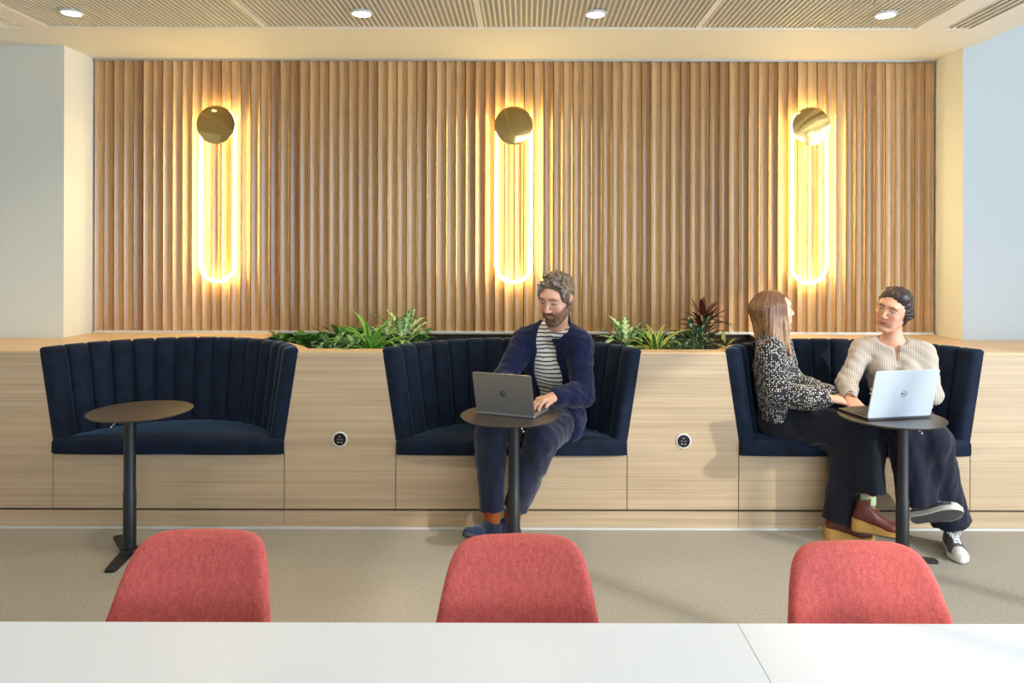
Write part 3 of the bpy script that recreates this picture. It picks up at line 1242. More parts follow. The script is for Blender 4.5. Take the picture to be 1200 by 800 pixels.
        for a in range(3):
            o = [(a + 1) % 3, (a + 2) % 3]
            sl0 = [slice(None)] * 3
            sl1 = [slice(None)] * 3
            sl0[a] = slice(0, -1)
            sl1[a] = slice(1, None)
            A, B = ins[tuple(sl0)], ins[tuple(sl1)]
            q = np.nonzero(A != B)
            q = [x for x in q]
            ok = (q[o[0]] > 0) & (q[o[1]] > 0) & (q[o[0]] < f.shape[o[0]] - 1) & (q[o[1]] < f.shape[o[1]] - 1)
            q = [x[ok] for x in q]
            s_in = A[tuple(q)]
            c = []
            for du, dv in ((1, 1), (0, 1), (0, 0), (1, 0)):
                r = list(q)
                r[o[0]] = r[o[0]] - du
                r[o[1]] = r[o[1]] - dv
                c.append(idx[tuple(r)])
            c = np.stack(c, 1)
            c = np.where(s_in[:, None], c, c[:, ::-1])
            Fs.append(c[(c >= 0).all(1)])
        return V, np.concatenate(Fs)


def vol_obj(name, vol, mat, parent, col=None, relax=1, keep=None):
    V, Q = vol.mesh()
    # light relaxation of the net
    for _ in range(relax):
        acc = np.zeros_like(V)
        n = np.zeros(len(V))
        for a, b in ((0, 1), (1, 2), (2, 3), (3, 0)):
            for p, q in ((a, b), (b, a)):
                np.add.at(acc, Q[:, p], V[Q[:, q]])
                np.add.at(n, Q[:, p], 1)
        V = V * .5 + .5 * acc / np.maximum(n, 1)[:, None]
    me = bpy.data.meshes.new(name)
    me.vertices.add(len(V))
    me.vertices.foreach_set('co', V.astype(np.float32).ravel())
    me.loops.add(len(Q) * 4)
    me.loops.foreach_set('vertex_index', Q.astype(np.int32).ravel())
    me.polygons.add(len(Q))
    me.polygons.foreach_set('loop_start', np.arange(0, len(Q) * 4, 4, dtype=np.int32))
    me.polygons.foreach_set('loop_total', np.full(len(Q), 4, np.int32))
    me.update(calc_edges=True)
    me.validate()
    if col is not None:
        c = col(V)
        at = me.color_attributes.new('tone', 'FLOAT_COLOR', 'POINT')
        at.data.foreach_set('color', np.concatenate([c, np.ones((len(c), 1))], 1).astype(np.float32).ravel())
    return obj(name, me, mat, parent, smooth=True, world=True)


def lin(r, g_, b):
    return np.array(srgb(r, g_, b)[:3])


# ---- head ------------------------------------------------------------------
def head(v, H, s=1.0, male=False, smile=0):
    """adds a head to the volume; H frame: origin between the ears, +y face, +z crown, +x its right as seen from behind"""
    def e(c, r, k=.015, op='add'):
        v.ell(np.array(c) * s, np.array(r) * s, k * s, H, op)

    def c(a, b, ra, rb, k=.01, op='add', flat=None):
        v.cap(np.array(a) * s, np.array(b) * s, ra * s, rb * s, k * s, flat, H, op, m=.03)
    e((0, -.012, .036), (.0745, .096, .088), .02)
    e((0, .022, .010), (.066, .068, .080), .03)
    e((0, .030, -.050), (.050, .052, .055), .03)
    jw = .052 if male else .046
    for sx in (-1, 1):
        c((sx * jw * 1.15, -.008, -.048), (sx * .020, .062, -.098), .016, .014, .022)      # jaw line
        e((sx * .040, .060, -.018), (.020, .018, .018), .02)                              # cheek bone
        e((sx * .030, .062, -.050), (.022, .020, .024), .02)
    e((0, .072, -.097), (.019, .015, .014), .018)                                          # chin
    e((0, .080, .044), (.046, .012, .012), .02)                                           # brow ridge
    for sx in (-1, 1):
        e((sx * .031, .099, .020), (.017, .016, .0115), .012, 'sub')                      # eye socket
        e((sx * .031, .0735, .017), (.0145, .0135, .0130), .003)                          # eyeball
        c((sx * .018, .0845, .0265), (sx * .044, .078, .0255), .0035, .003, .005)           # upper lid
        c((sx * .020, .0835, .0075), (sx * .042, .078, .0085), .003, .0025, .005)           # lower lid
    c((0, .086, .030), (0, .108, -.016), .0065, .0085, .010)                               # nose bridge
    e((0, .108, -.020), (.0105, .0095, .0085), .006)
    for sx in (-1, 1):
        e((sx * .0115, .098, -.023), (.0068, .009, .0068), .005)
        e((sx * .0062, .104, -.0305), (.0035, .004, .003), .002, 'sub')
    # mouth
    w = .024 + .005 * smile
    e((0, .080, -.056), (.024, .012, .014), .012)
    for sx in (-1, 1):
        c((0, .0905, -.0530), (sx * w, .079, -.0555 + .005 * smile), .0032, .0018, .004)
        c((0, .0895, -.0610), (sx * w * .9, .078, -.0575 + .005 * smile), .0042, .0018, .004)
        c((0, .0955, -.0570), (sx * w, .083, -.0565 + .005 * smile), .0012, .001, .002, 'sub')
    for sx in (-1, 1):
        # ear: rim and bowl
        e((sx * .076, -.012, .004), (.008, .019, .031), .006)
        e((sx * .084, -.006, .006), (.006, .010, .017), .004, 'sub')


def face_paint(H, s, skin, lip, brow, iris, beard=None, blush=None, lids=.55):
    """own colours of skin, lips, brows and eyes from position in the head frame"""
    def f(V):
        q = (V - H.o) @ H.R / s
        x, y, z = np.abs(q[:, 0]), q[:, 1], q[:, 2]
        C = np.tile(lin(*skin), (len(V), 1))

        def mixc(m, c):
            m = np.clip(m, 0, 1)[:, None]
            C[:] = C * (1 - m) + lin(*c) * m
        near = (y > .02) & (np.abs(z) < .2) & (x < .2)
        if blush:
            mixc(near * np.exp(-((x - .038) ** 2 + (z + .022) ** 2) / .0004) * .6, blush)
            mixc(near * np.exp(-(x ** 2 + (z + .02) ** 2) / .00016) * .4 * (y > .095), blush)
        if beard:
            # stubble and beard area
            m = np.clip((-.022 - z - .35 * np.maximum(0, .05 - x) + 1.2 * np.maximum(0, x - .055)) / .014, 0, 1) * (z > -.125) * (y > -.022 + .3 * np.maximum(0, -.06 - z))
            m2 = np.clip(1 - ((x / .030) ** 2 + ((z + .040) / .008) ** 2), 0, 1) * (y > .06)
            m = np.maximum(m, np.minimum(1, m2 * 3))
            m = m * (1 - np.clip(1.6 - (x / .024) ** 2 - ((z + .057) / .008) ** 2, 0, 1) * (y > .07))
            mixc(m * .9, beard)
        mlip = np.clip(2.4 - 2.2 * ((x / .027) ** 2 + ((z + .057 - .006 * (x / .026) ** 2) / .0085) ** 2), 0, 1) * (y > .078)
        mixc(mlip * .85, lip)
        mixc((np.exp(-(((z + .057 - .004 * (x / .026) ** 2) / .0016) ** 2)) * (x < .027) * (y > .075)) * .75, (96, 44, 40))
        bz = .0385 + .10 * x - .75 * np.maximum(0, x - .034)
        mixc(np.exp(-((z - bz) / .0042) ** 2) * (x > .012) * (x < .052) * (y > .05) * .9, brow)
        # eyes
        ex, ez = (x - .031) / .0135, (z - .0165) / .0066
        eye = (ex ** 2 + ez ** 2 < 1) & (y > .072) & (z < .0105 + .0115 * lids + .0)
        C[eye] = lin(222, 214, 206)
        ir = ((x - .0305) ** 2 + (z - .0160) ** 2 < .0056 ** 2) & eye
        C[ir] = lin(*iris)
        lash = (np.abs(ex) < 1.05) & (np.abs(z - (.0105 + .0115 * lids)) < .0018) & (y > .066)
        C[lash] = lin(46, 32, 28)
        return C
    return f


def hand(v, w, d, up, side, s=1.0, curl=(.5, .5, .5, .5), spread=.10, thumb=.6, k=.006):
    """w wrist, d direction of the fingers, up = back of the hand, side = +1/-1: which side the thumb is on (along up x d)"""
    D = Vector(d).normalized()
    U = Vector(up)
    U = (U - D * U.dot(D)).normalized()
    X = D.cross(U).normalized() * side           # towards thumb
    w = Vector(w)

    def pt(x, y, z):
        return w + (X * x + D * y + U * z) * s
    for x in (-.027, -.009, .009, .026):         # palm
        v.cap(pt(x * .72, .012, 0), pt(x, .082, 0), .015 * s, .0125 * s, .012, m=.02)
    v.cap(pt(.014, .018, -.004), pt(.030, .050, -.008), .016 * s, .012 * s, .01, m=.02)
    L = {0: (.032, .020, .018), 1: (.040, .026, .020), 2: (.045, .029, .021), 3: (.040, .026, .020)}
    for i, x in enumerate((-.029, -.010, .010, .029)):
        a = curl[i]
        p = pt(x, .082 - .006 * abs(i - 1.8), 0)
        dd = (D + X * (x / .029) * spread).normalized()
        ang = .25 * a
        r = (.0088, .0095, .0098, .0095)[i] * s
        for j, l in enumerate(L[i]):
            ang += a * (.55, .9, .6)[j]
            q = p + (dd * cos(ang) - U * sin(ang)) * l * s
            v.cap(p, q, r, r * .92, k * .6, m=.02)
            p = q
            r *= .90
    p = pt(.036, .044, -.008)
    dd = (D * cos(thumb) + X * sin(thumb)).normalized()
    r = .0115 * s
    v.cap(pt(.022, .018, -.004), p, .014 * s, r, .008, m=.02)
    for j, l in enumerate((.032, .026)):
        q = p + (dd - U * .22 * (j + .5)).normalized() * l * s
        v.cap(p, q, r, r * .88, k * .6, m=.02)
        p = q
        r *= .88
        dd = (dd * .8 + D * .3).normalized()


def folds(seed, amp, scale=(1, 1, 1), n=7, freq=26):
    r = random.Random(seed)
    wv = []
    for i in range(n):
        k = np.array([r.uniform(-1, 1) * scale[0], r.uniform(-1, 1) * scale[1], r.uniform(-1, 1) * scale[2]])
        k = k / max(1e-6, np.linalg.norm(k)) * freq * r.uniform(.5, 1.8)
        wv.append((k, r.uniform(0, 6.28), r.uniform(.5, 1) / n ** .5))

    def f(X, Y, Z):
        t = 0
        for k, ph, a in wv:
            u = k[0] * X + k[1] * Y + k[2] * Z + ph
            t = t + a * (1 - 1.6 * np.abs(np.sin(u + .8 * np.sin(u * .37 + ph))))
        return t * amp
    return f


# ---- shoes: +y toe, +z up, heel at the origin ---------------------------------
def shoe(name, root, heel, toe, up, L, kind, mats, s=1.0):
    """kind: 'trainer', 'wedge' or 'canvas'"""
    fwd = Vector(toe) - Vector(heel)
    H = frame(heel, fwd, up)

    def outline(t):
        """half width of the sole at t in 0..1 and the sideways shift"""
        w = .031 + .014 * math.exp(-((t - .68) / .22) ** 2) + .002
        e0 = sqrt(max(0, 1 - max(0, (.10 - t) / .10) ** 2))
        e1 = sqrt(max(0, 1 - max(0, (t - .80) / .20) ** 2))
        return w * e0 * e1

    N = 40
    ts = [.5 - .5 * cos(pi * i / N) for i in range(N + 1)]

    def lp(z, grow, zf=lambda t: 0):
        a = [(outline(t) * (1 + grow / .04) + (grow if 0 < t < 1 else 0) * 0, t * L, z + zf(t)) for t in ts]
        b = [(-x, y, q) for x, y, q in reversed(a[1:-1])]
        return [H(p) for p in a + b]
    t0 = {'trainer': (.024, .018), 'wedge': (.062, .022), 'canvas': (.026, .024)}[kind]

    def top(t):
        return t0[0] + (t0[1] - t0[0]) * min(1, max(0, (t - .15) / .5))
    bm = bmesh.new()
    if kind == 'wedge':
        ls = [lp(0, -.003, lambda t: .010 * max(0, t - .75) / .25), lp(.003, 0, lambda t: .010 * max(0, t - .75) / .25)]
        ls += [lp(0, .0015 if k % 2 else -.001, lambda t, k=k: .004 + (top(t) - .004) * k / 5) for k in range(1, 6)]
        ls.append(lp(0, -.004, lambda t: top(t) + .001))
    else:
        tr = .016 if kind == 'trainer' else .006
        lift = lambda t: tr * max(0, (t - .72) / .28) ** 1.5
        ls = [lp(0, -.005, lift), lp(.003, 0, lift), lp(0, .001, lambda t: lift(t) + .6 * top(t)), lp(0, .0015, lambda t: lift(t) + top(t)), lp(0, -.004, lambda t: lift(t) + top(t) + .002)]
    rings(bm, [[Vector(p) for p in l] for l in ls])
    sh = bpy.data.objects.new(name, None)
    # upper volume
    cor = [H(p) for p in ((-.06, -.02, 0), (.06, -.02, 0), (-.06, L + .02, 0), (.06, L + .02, 0), (-.06, -.02, .2), (.06, L, .2), (-.06, L, .2), (.06, -.02, .2))]
    lo, hi = np.min(cor, 0) - .02, np.max(cor, 0) + .02
    v = Vol(lo, hi, .0042)

    def c(a, b, ra, rb, k=.02, flat=None, op='add'):
        v.cap(a, b, ra, rb, k, flat, H, op, m=.03)
    zt = top(0)
    hgt = {'trainer': .088, 'wedge': .165, 'canvas': .105}[kind]
    c((0, .036, zt + .012), (0, .075, zt + .014), .031, .034, .02)
    c((0, .075, zt + .016), (0, L * .70, top(1) + .014), .034, .036, .02, ((0, 0, 1), .82))
    c((0, L * .70, top(1) + .012), (0, L - .040, top(1) + .012 + (.006 if kind == 'trainer' else 0)), .038, .031, .02, ((0, 0, 1), .72))
    c((0, .048, zt + .02), (0, .055, hgt), .033, .033 if kind == 'wedge' else .031, .02, ((1, 0, 0), .86))
    c((0, .070, zt + .035), (0, L * .55, top(.6) + .028), .032, .024, .02)
    # cut off below the sole top and above the collar
    zb = (top(.5)) - .002
    for tq in np.linspace(0, 1, 9):
        pass
    sl, X, Y, Z = v.blk([(0, 0, 0), (0, L, 0)], .3, H)
    tt = np.clip(Y / L, 0, 1)
    tp = t0[0] + (t0[1] - t0[0]) * np.clip((tt - .15) / .5, 0, 1) - .003
    if kind != 'wedge':
        tp = tp + (.016 if kind == 'trainer' else .006) * np.clip((tt - .72) / .28, 0, 1) ** 1.5
    v.put(sl, Z - tp, .003, 'sub')
    v.put(sl, (hgt + (Y - .05) * .25) - Z, .004, 'sub')
    # hollow collar
    c((0, .052, hgt - .02), (0, .056, hgt + .05), .026, .028, .004, ((1, 0, 0), .86), 'sub')
    up_ = vol_obj(name, v, mats['upper'], root)
    so_ob = obj('sole', bm, mats['sole'], up_, auto=50, world=True)
    if 'out' in mats:
        so_ob.data.materials.append(mats['out'])
        big = max(so_ob.data.polygons, key=lambda p: (len(p.vertices) > 10) * (1 if p.normal.dot(Vector(H.R[:, 2])) < 0 else 0))
        big.material_index = 1
    # laces across the instep
    n = {'trainer': 4, 'wedge': 6, 'canvas': 6}[kind]
    bm = bmesh.new()
    A = np.array((0, .092, zt + .062)) if kind != 'wedge' else np.array((0, .092, zt + .085))
    if kind == 'trainer':
        A = np.array((0, .098, zt + .058))
    B = np.array((0, L * .66, top(.7) + .046))
    rr = .0032 if kind == 'canvas' else .002

    def surf_z(x, y):
        """height of the upper above (x, y) by marching down"""
        best = None
        for z in np.arange(.16, .02, -.002):
            p = H((x, y, z))
            ii = [int(np.clip(np.searchsorted(a, q), 0, len(a) - 1)) for a, q in zip(v.ax, p)]
            if v.f[tuple(ii)] < .001:
                best = z
                break
        return best or .05
    for i in range(n):
        y0 = A[1] + (B[1] - A[1]) * i / (n - 1)
        for sg in ((1, -1) if kind != 'trainer' else (1,)):
            pts = []
            for q in np.linspace(-1, 1, 7):
                x = .017 * q
                y = y0 + sg * q * (.006 if kind != 'trainer' else .0)
                pts.append(H((x, y, surf_z(x, y) + .003)))
            tube(bm, pts, rr, 6)
    if kind != 'trainer':
        for sg in (-1, 1):
            z0 = surf_z(0, A[1]) + .004
            pts = [H((sg * x, A[1] + y, z0 + z)) for x, y, z in ((0, 0, 0), (.014, .004, .012), (.026, .012, .010), (.028, .022, -.008), (.016, .018, -.004), (.003, .004, .0))]
            tube(bm, pts, rr * .8, 6)
            pts = [H((sg * x, A[1] + y, z0 + z)) for x, y, z in ((0, 0, 0), (.012, .014, .004), (.022, .034, -.016))]
            tube(bm, pts, rr * .8, 6)
    obj('laces', bm, mats['lace'], up_, smooth=True, world=True)
    if kind == 'canvas':
        # white rubber toe cap
        vv = Vol(lo, hi, .0042)
        vv.f[:] = v.f - .0022
        sl, X, Y, Z = vv.blk([(0, 0, 0), (0, L, 0)], .3, H)
        vv.put(sl, Y - (L * .775) - 12 * X * X, .003, 'sub')
        vol_obj('toe_cap', vv, mats['cap'], up_)
    return up_
# ---------------------------------------------------------------- materials for people


def attr_mat(name, rough, sss=0, **k):
    m = M(name, rough=rough, **k)
    at = m.n('ShaderNodeAttribute', attribute_name='tone')
    m.to('Base Color', at.outputs['Color'])
    if sss:
        m.set(**{'Subsurface Weight': sss, 'Subsurface Radius': (.9, .35, .2), 'Subsurface Scale': .006})
    m.bump(m.noise(m.coord(), 260, 2), .08, .0006)
    return m.m


MAT['skin'] = attr_mat('skin', .5, .25)


def cloth(name, col, rough=.85, sheen=.2, bump=.25, bs=(8, 8, 8), fine=500, col2=None):
    m = M(name, col, rough, Sheen_Weight=sheen, Specular_IOR_Level=.2)
    a = m.noise(m.coord(bs), 1.6, 3, .55)
    b = m.noise(m.coord(), fine, 1)
    if col2:
        m.to('Base Color', m.mix(m.ramp(b, [(.4, g(0)), (.6, g(1))]), col, col2))
    m.bump(m.math('ADD', m.math('MULTIPLY', a, 1.0), m.math('MULTIPLY', b, .05)), bump, .012)
    return m.m


MAT['trouser'] = cloth('navy_twill_trousers', srgb(34, 38, 60), .8, .25, .45, (9, 9, 4))
MAT['jacket'] = cloth('blue_knit_jacket', srgb(12, 18, 48), .9, .15, .6, (7, 7, 5), 420, srgb(20, 28, 64))
MAT['blacktr'] = cloth('black_wide_trousers', srgb(19, 21, 33), .8, .15, .4, (10, 10, 2.5))
MAT['blacktr2'] = cloth('midnight_wide_trousers', srgb(20, 23, 40), .8, .15, .4, (10, 10, 2.5))
m = M('striped_jersey', rough=.85)
c = m.coord()
x = m.xyz(c)
nz = m.noise(c, 9, 2)
zz = m.math('MULTIPLY_ADD', nz, .030, x[2])
tri = m.math('FRACT', m.math('MULTIPLY', zz, 1 / .0215))
m.to('Base Color', m.ramp(tri, [(0, srgb(226, 222, 212)), (.64, srgb(226, 222, 212)), (.68, srgb(26, 28, 40)), (.96, srgb(26, 28, 40)), (1, srgb(226, 222, 212))]))
m.bump(m.noise(m.coord((6, 6, 10)), 2, 3), .35, .012)
MAT['stripe'] = m.m
m = M('dotted_blouse', rough=.7, Sheen_Weight=.1)
c = m.coord()
vo = m.n('ShaderNodeTexVoronoi', {'Vector': c, 'Scale': 100.0, 'Randomness': .6}).outputs['Distance']
m.to('Base Color', m.ramp(vo, [(.30, srgb(228, 224, 214)), (.36, srgb(22, 22, 34))]))
m.bump(m.noise(m.coord((9, 9, 6)), 2, 3), .4, .012)
MAT['dots'] = m.m
m = M('ribbed_cardigan', rough=.9, Sheen_Weight=.3)
c = m.coord()
x = m.xyz(c)
u = m.math('ADD', x[0], m.math('MULTIPLY', x[1], -.55))
rb = m.math('SINE', m.math('MULTIPLY', u, 2 * pi / .0092))
m.to('Base Color', m.ramp(m.math('MULTIPLY_ADD', rb, .5, .5), [(.1, srgb(150, 138, 126)), (.45, srgb(188, 176, 162)), (.9, srgb(200, 189, 176))]))
m.bump(m.math('ADD', rb, m.math('MULTIPLY', m.noise(m.coord((7, 7, 7)), 2, 3), 2.0)), .4, .005)
MAT['rib'] = m.m
MAT['ribplain'] = cloth('cardigan_band', srgb(212, 200, 184), .9)
MAT['sock'] = cloth('rust_sock', srgb(168, 84, 30), .95, .3, .3, (30, 30, 6))
MAT['socklime'] = cloth('pale_green_sock', srgb(180, 208, 160), .95)


def hairmat(name, c0, c1, c2, vert=True, tip=None):
    m = M(name, rough=.38, Specular_IOR_Level=.6)
    a = m.noise(m.coord((90, 90, 7) if vert else (40, 40, 40)), 1.6, 4, .6)
    col = m.ramp(a, [(.3, c0), (.5, c1), (.72, c2)])
    if tip:
        z = m.xyz(m.coord())[2]
        col = m.mix(m.n('ShaderNodeMapRange', {0: z, 1: tip[0], 2: tip[1], 3: 0.0, 4: 1.0}).outputs[0], m.ramp(a, [(.3, tip[2]), (.7, tip[3])]), col)
    m.to('Base Color', col)
    m.bump(a, .6, .006)
    return m.m


MAT['hair1'] = hairmat('short_greying_hair', srgb(58, 46, 38), srgb(96, 80, 66), srgb(150, 138, 122), False)
MAT['beard'] = hairmat('brown_beard', srgb(66, 44, 32), srgb(104, 74, 54), srgb(140, 112, 90), False)
MAT['hair2'] = hairmat('long_light_brown_hair', srgb(66, 42, 28), srgb(112, 74, 48), srgb(158, 114, 78), True, (1.0, 1.17, srgb(104, 70, 46), srgb(196, 160, 118)))
MAT['hair3'] = hairmat('dark_gathered_hair', srgb(24, 18, 20), srgb(46, 34, 34), srgb(84, 66, 62), False)
MAT['navyshoe'] = cloth('navy_suede', srgb(30, 42, 66), .8, .3)
MAT['navysole'] = M('dark_sole', srgb(44, 48, 54), .7).m
MAT['lacen'] = M('navy_lace', srgb(60, 74, 100), .8).m
MAT['tan'] = M('brown_leather', srgb(98, 42, 30), .55).m
MAT['crepe'] = cloth('crepe_sole', srgb(196, 152, 84), .8, 0, .3, (20, 20, 20))
MAT['laceb'] = M('brown_lace', srgb(160, 100, 66), .7).m
MAT['canvas'] = cloth('grey_canvas', srgb(92, 90, 92), .9, .1)
MAT['rubber'] = M('white_rubber', srgb(214, 212, 206), .5).m
MAT['outsole'] = M('grey_rubber', srgb(92, 90, 90), .6).m
MAT['lacew'] = M('white_lace', srgb(226, 226, 224), .7).m
A = lambda *p: np.array(p, float)


def fwdvec(deg):
    """0 = towards the camera, positive = towards image left"""
    return A(-sin(radians(deg)), -cos(radians(deg)), 0)


def lerp(a, b, t):
    return np.array(a) * (1 - t) + np.array(b) * t


def torso(v, pel, chest, neck, shL, shR, fwd, w=1.0, g_=0.0, bust=0, flat=.66, hipw=.16):
    """pelvis, chest centre, neck base and the shoulders"""
    side = np.cross(fwd, (0, 0, 1))
    f = (fwd, flat)
    for sx in (-1, 1):
        v.cap(pel + side * sx * (hipw - .115) , lerp(pel, chest, .5) + side * sx * .035 * w, .118 * w + g_, .100 * w + g_, .05, f)
        v.cap(lerp(pel, chest, .5) + side * sx * .035 * w, chest + side * sx * .055 * w, .100 * w + g_, .112 * w + g_, .05, f)
        sh = shL if sx > 0 else shR
    top = lerp(chest, neck, .62)
    for sh in (shL, shR):
        v.cap(chest + (sh - top) * .25, lerp(neck, sh, .60) - A(0, 0, .045), .105 * w + g_, .066 * w + g_, .05, f)
        v.cap(lerp(neck, sh, .12) - A(0, 0, .030), sh - A(0, 0, .012), .050 * w + g_, .050 * w + g_, .04)
        if bust:
            v.ell(lerp(chest, sh, .42) + fwd * .075 - A(0, 0, .03), A(1, 1, 1) * bust, .05)


def arm(v, sh, el, wr, r=(.050, .040, .028), g_=0.0, k=.03):
    v.cap(sh, el, r[0] + g_, r[1] + g_, k)
    v.cap(el, lerp(el, wr, .45), r[1] + g_, (r[1] + r[2]) / 2 + .003 + g_, k)
    v.cap(lerp(el, wr, .45), wr, (r[1] + r[2]) / 2 + .003 + g_, r[2] + g_, k)


def leg(v, hip, kn, an, r=(.085, .060, .040), g_=0.0, k=.03, bell=0):
    v.cap(hip, kn, r[0] + g_, r[1] + g_, k)
    mid = lerp(kn, an, .35)
    v.cap(kn, mid, r[1] + g_, r[1] * .95 + g_, k)
    v.cap(mid, an, r[1] * .95 + g_, r[2] + g_ + bell, k)


def bounds(pts, m=.16):
    p = np.array(pts)
    return p.min(0) - m, p.max(0) + m


def box_of(c, r):
    return (np.array(c) - r, np.array(c) + r)
# ================================================================= the man
man = thing('person', 'bearded man in blue jacket and striped top, sitting cross-ankled and typing on a grey laptop', 'person', (.0, 3.75, 0))
fw = fwdvec(26)
pel = A(.165, 4.09, .575)
chest = A(.165, 3.98, .875)
neck = A(.165, 3.925, 1.108)
shL = A(.288, 3.86, 1.003)
shR = A(.000, 3.99, 1.003)
elL, wrL = A(.300, 3.80, .745), A(.145, 3.655, .762)
elR, wrR = A(-.120, 3.86, .800), A(-.040, 3.66, .762)
hipL, knL, anL = A(.225, 4.05, .565), A(.085, 3.665, .545), A(-.065, 3.80, .110)
hipR, knR, anR = A(.070, 4.10, .565), A(-.180, 3.725, .550), A(-.170, 3.715, .135)
HM = frame((.160, 3.735, 1.246), (-.50, -.80, -.34), (-.10, -.30, 1))
hs = 1.03
hc = A(.160, 3.735, 1.246)
v = Vol(*bounds([pel, chest, hc, shL, shR, elL, elR, wrL, wrR, knL, knR, anL, anR, A(-.26, 3.55, .02)], .14), .0075,
        [box_of(hc, .15) + (.0036,), (A(-.06, 3.50, .70), A(.20, 3.70, .80), .004)])
torso(v, pel, chest, neck, shL, shR, fw, .93)
v.cap(neck - A(0, 0, .03), HM((0, -.022, -.050)), .060, .050, .02)
head(v, HM, hs, True)
for a in ((shL, elL, wrL), (shR, elR, wrR)):
    arm(v, *a)
leg(v, hipL, knL, anL)
leg(v, hipR, knR, anR)
hand(v, wrL, (-.80, -.55, -.10), (0, 0, 1), -1, 1.0, (.55, .5, .5, .55), .12, .5)
hand(v, wrR, (.10, -.60, -.10), (0, 0, 1), 1, 1.0, (.55, .5, .5, .55), .12, .5)
vol_obj('body', v, MAT['skin'], man, face_paint(HM, hs, (214, 164, 138), (190, 124, 108), (88, 64, 50), (70, 60, 50), (120, 84, 64), (216, 140, 118), lids=.25))

# short greying hair with a textured, swept-up top
v = Vol(hc - .16, hc + .17, .0040)
v.ell(A(0, -.018, .044) * hs, A(.0835, .1000, .0905) * hs, .01, HM)
rr = random.Random(3)
for i in range(80):
    a = rr.uniform(-.055, .055) * hs
    b = rr.uniform(-.075, .062) * hs
    z = .044 * hs + .0905 * hs * sqrt(max(0, 1 - (a / (.0795 * hs)) ** 2 - ((b + .018 * hs) / (.0985 * hs)) ** 2))
    v.cap((a, b, z - .004), (a + rr.uniform(-.016, .016), b + rr.uniform(.004, .024), z + rr.uniform(.004, .014)), .0095, .0055, .010, fr=HM, m=.02)
v.ell(A(0, .100, -.012) * hs, A(.066, .066, .076) * hs, .008, HM, 'sub')            # face opening
v.ell(A(0, .10, .040) * hs, A(.054, .046, .050) * hs, .008, HM, 'sub')
for sx in (-1, 1):
    v.ell(A(sx * .064, .024, .040) * hs, A(.0195, .036, .042) * hs, .012, HM)
    v.cap(A(sx * .0755, .022, .020) * hs, A(sx * .0735, .024, -.030) * hs, .0085, .005, .008, fr=HM)
    v.ell(A(sx * .082, -.010, -.006) * hs, A(.020, .026, .038) * hs, .005, HM, 'sub')
sl, X, Y, Z = v.blk([(0, 0, 0)], .3, HM)
v.put(sl, (Z + .052 + .35 * (Y + .03)), .006, 'sub')
HAIRM = vol_obj('hair', v, MAT['hair1'], man)
# beard
v = Vol(hc - .16, hc + .14, .0038)
v.ell(A(0, .030, -.052) * hs, A(.0555, .0575, .060) * hs, .01, HM)
v.ell(A(0, .074, -.098) * hs, A(.024, .020, .020) * hs, .015, HM)
v.ell(A(0, .084, -.040) * hs, A(.026, .0105, .0062) * hs, .008, HM)
for sx in (-1, 1):
    v.cap(A(sx * .060, -.004, -.040) * hs, A(sx * .024, .064, -.098) * hs, .0165 * hs, .016 * hs, .02, fr=HM)
    v.cap(A(sx * .024, .084, -.044) * hs, A(sx * .028, .074, -.080) * hs, .006 * hs, .008 * hs, .01, fr=HM)
    v.ell(A(sx * .036, .060, -.008) * hs, A(.030, .050, .030) * hs, .006, HM, 'sub')
v.ell(A(0, .098, -.0585) * hs, A(.0225, .018, .0085) * hs, .003, HM, 'sub')
v.ell(A(0, .100, -.014) * hs, A(.028, .05, .021) * hs, .003, HM, 'sub')
sl, X, Y, Z = v.blk([(0, 0, 0)], .3, HM)
v.put(sl, -(Z + .012), .006, 'sub')
v.put(sl, (Y + .02), .006, 'sub')
vol_obj('beard', v, MAT['beard'], man)

# striped jersey
v = Vol(*bounds([pel, chest, neck, shL, shR], .15), .007)
torso(v, pel, chest, neck, shL, shR, fw, .93, .010)
v.cap(neck - A(0, 0, .05), neck + A(-.01, -.02, .012), .072, .066, .02)
v.cut(neck + fw * .02 + A(0, 0, .018), A(-.25, -.45, 1), .004, m=.14)
v.cap(neck + A(0, -.01, -.02), HM((0, -.02, -.06)), .058, .056, .003, op='sub', m=.03)
v.f[:, :, v.ax[2] < .50] = .1
vol_obj('striped_top', v, MAT['stripe'], man)

# open jacket
v = Vol(*bounds([pel, chest, neck, shL, shR, elL, elR, wrL, wrR, A(.33, 4.08, .50)], .14), .0062)
torso(v, pel, chest, neck, shL, shR, fw, .95, .024)
v.cap(neck - A(0, 0, .05), neck + A(.005, .02, .015), .088, .076, .03)
arm(v, shL + A(.0, 0, -.004), elL, lerp(elL, wrL, .88), (.058, .050, .036), .012)
arm(v, shR, elR, lerp(elR, wrR, .88), (.058, .050, .036), .012)
# skirt of the jacket spreading over the seat at his left
v.cap(pel + A(.07, .00, .06), A(.250, 3.90, .512), .085, .042, .05)
v.cap(A(.20, 3.98, .70), A(.262, 3.905, .53), .06, .042, .04)
sideL = np.cross(fw, (0, 0, 1))
# front opening: a wedge narrowing to the collar
sl, X, Y, Z = v.blk([pel, neck], .25)
q = [(X - chest[0]), (Y - chest[1]), (Z - chest[2])]
u = q[0] * sideL[0] + q[1] * sideL[1]
f_ = q[0] * fw[0] + q[1] * fw[1]
if sideL[0] < 0:
    u = -u
hw = .062 + .028 * np.clip((.95 - Z) / .3, 0, 1) - .022 * np.clip((Z - .98) / .10, 0, 1) + .008 * np.sin(Z * 24)
v.put(sl, np.maximum(np.abs(u + .012 + .05 * np.clip(Z - .9, -1, 0)) - hw, .02 - f_), .008, 'sub')
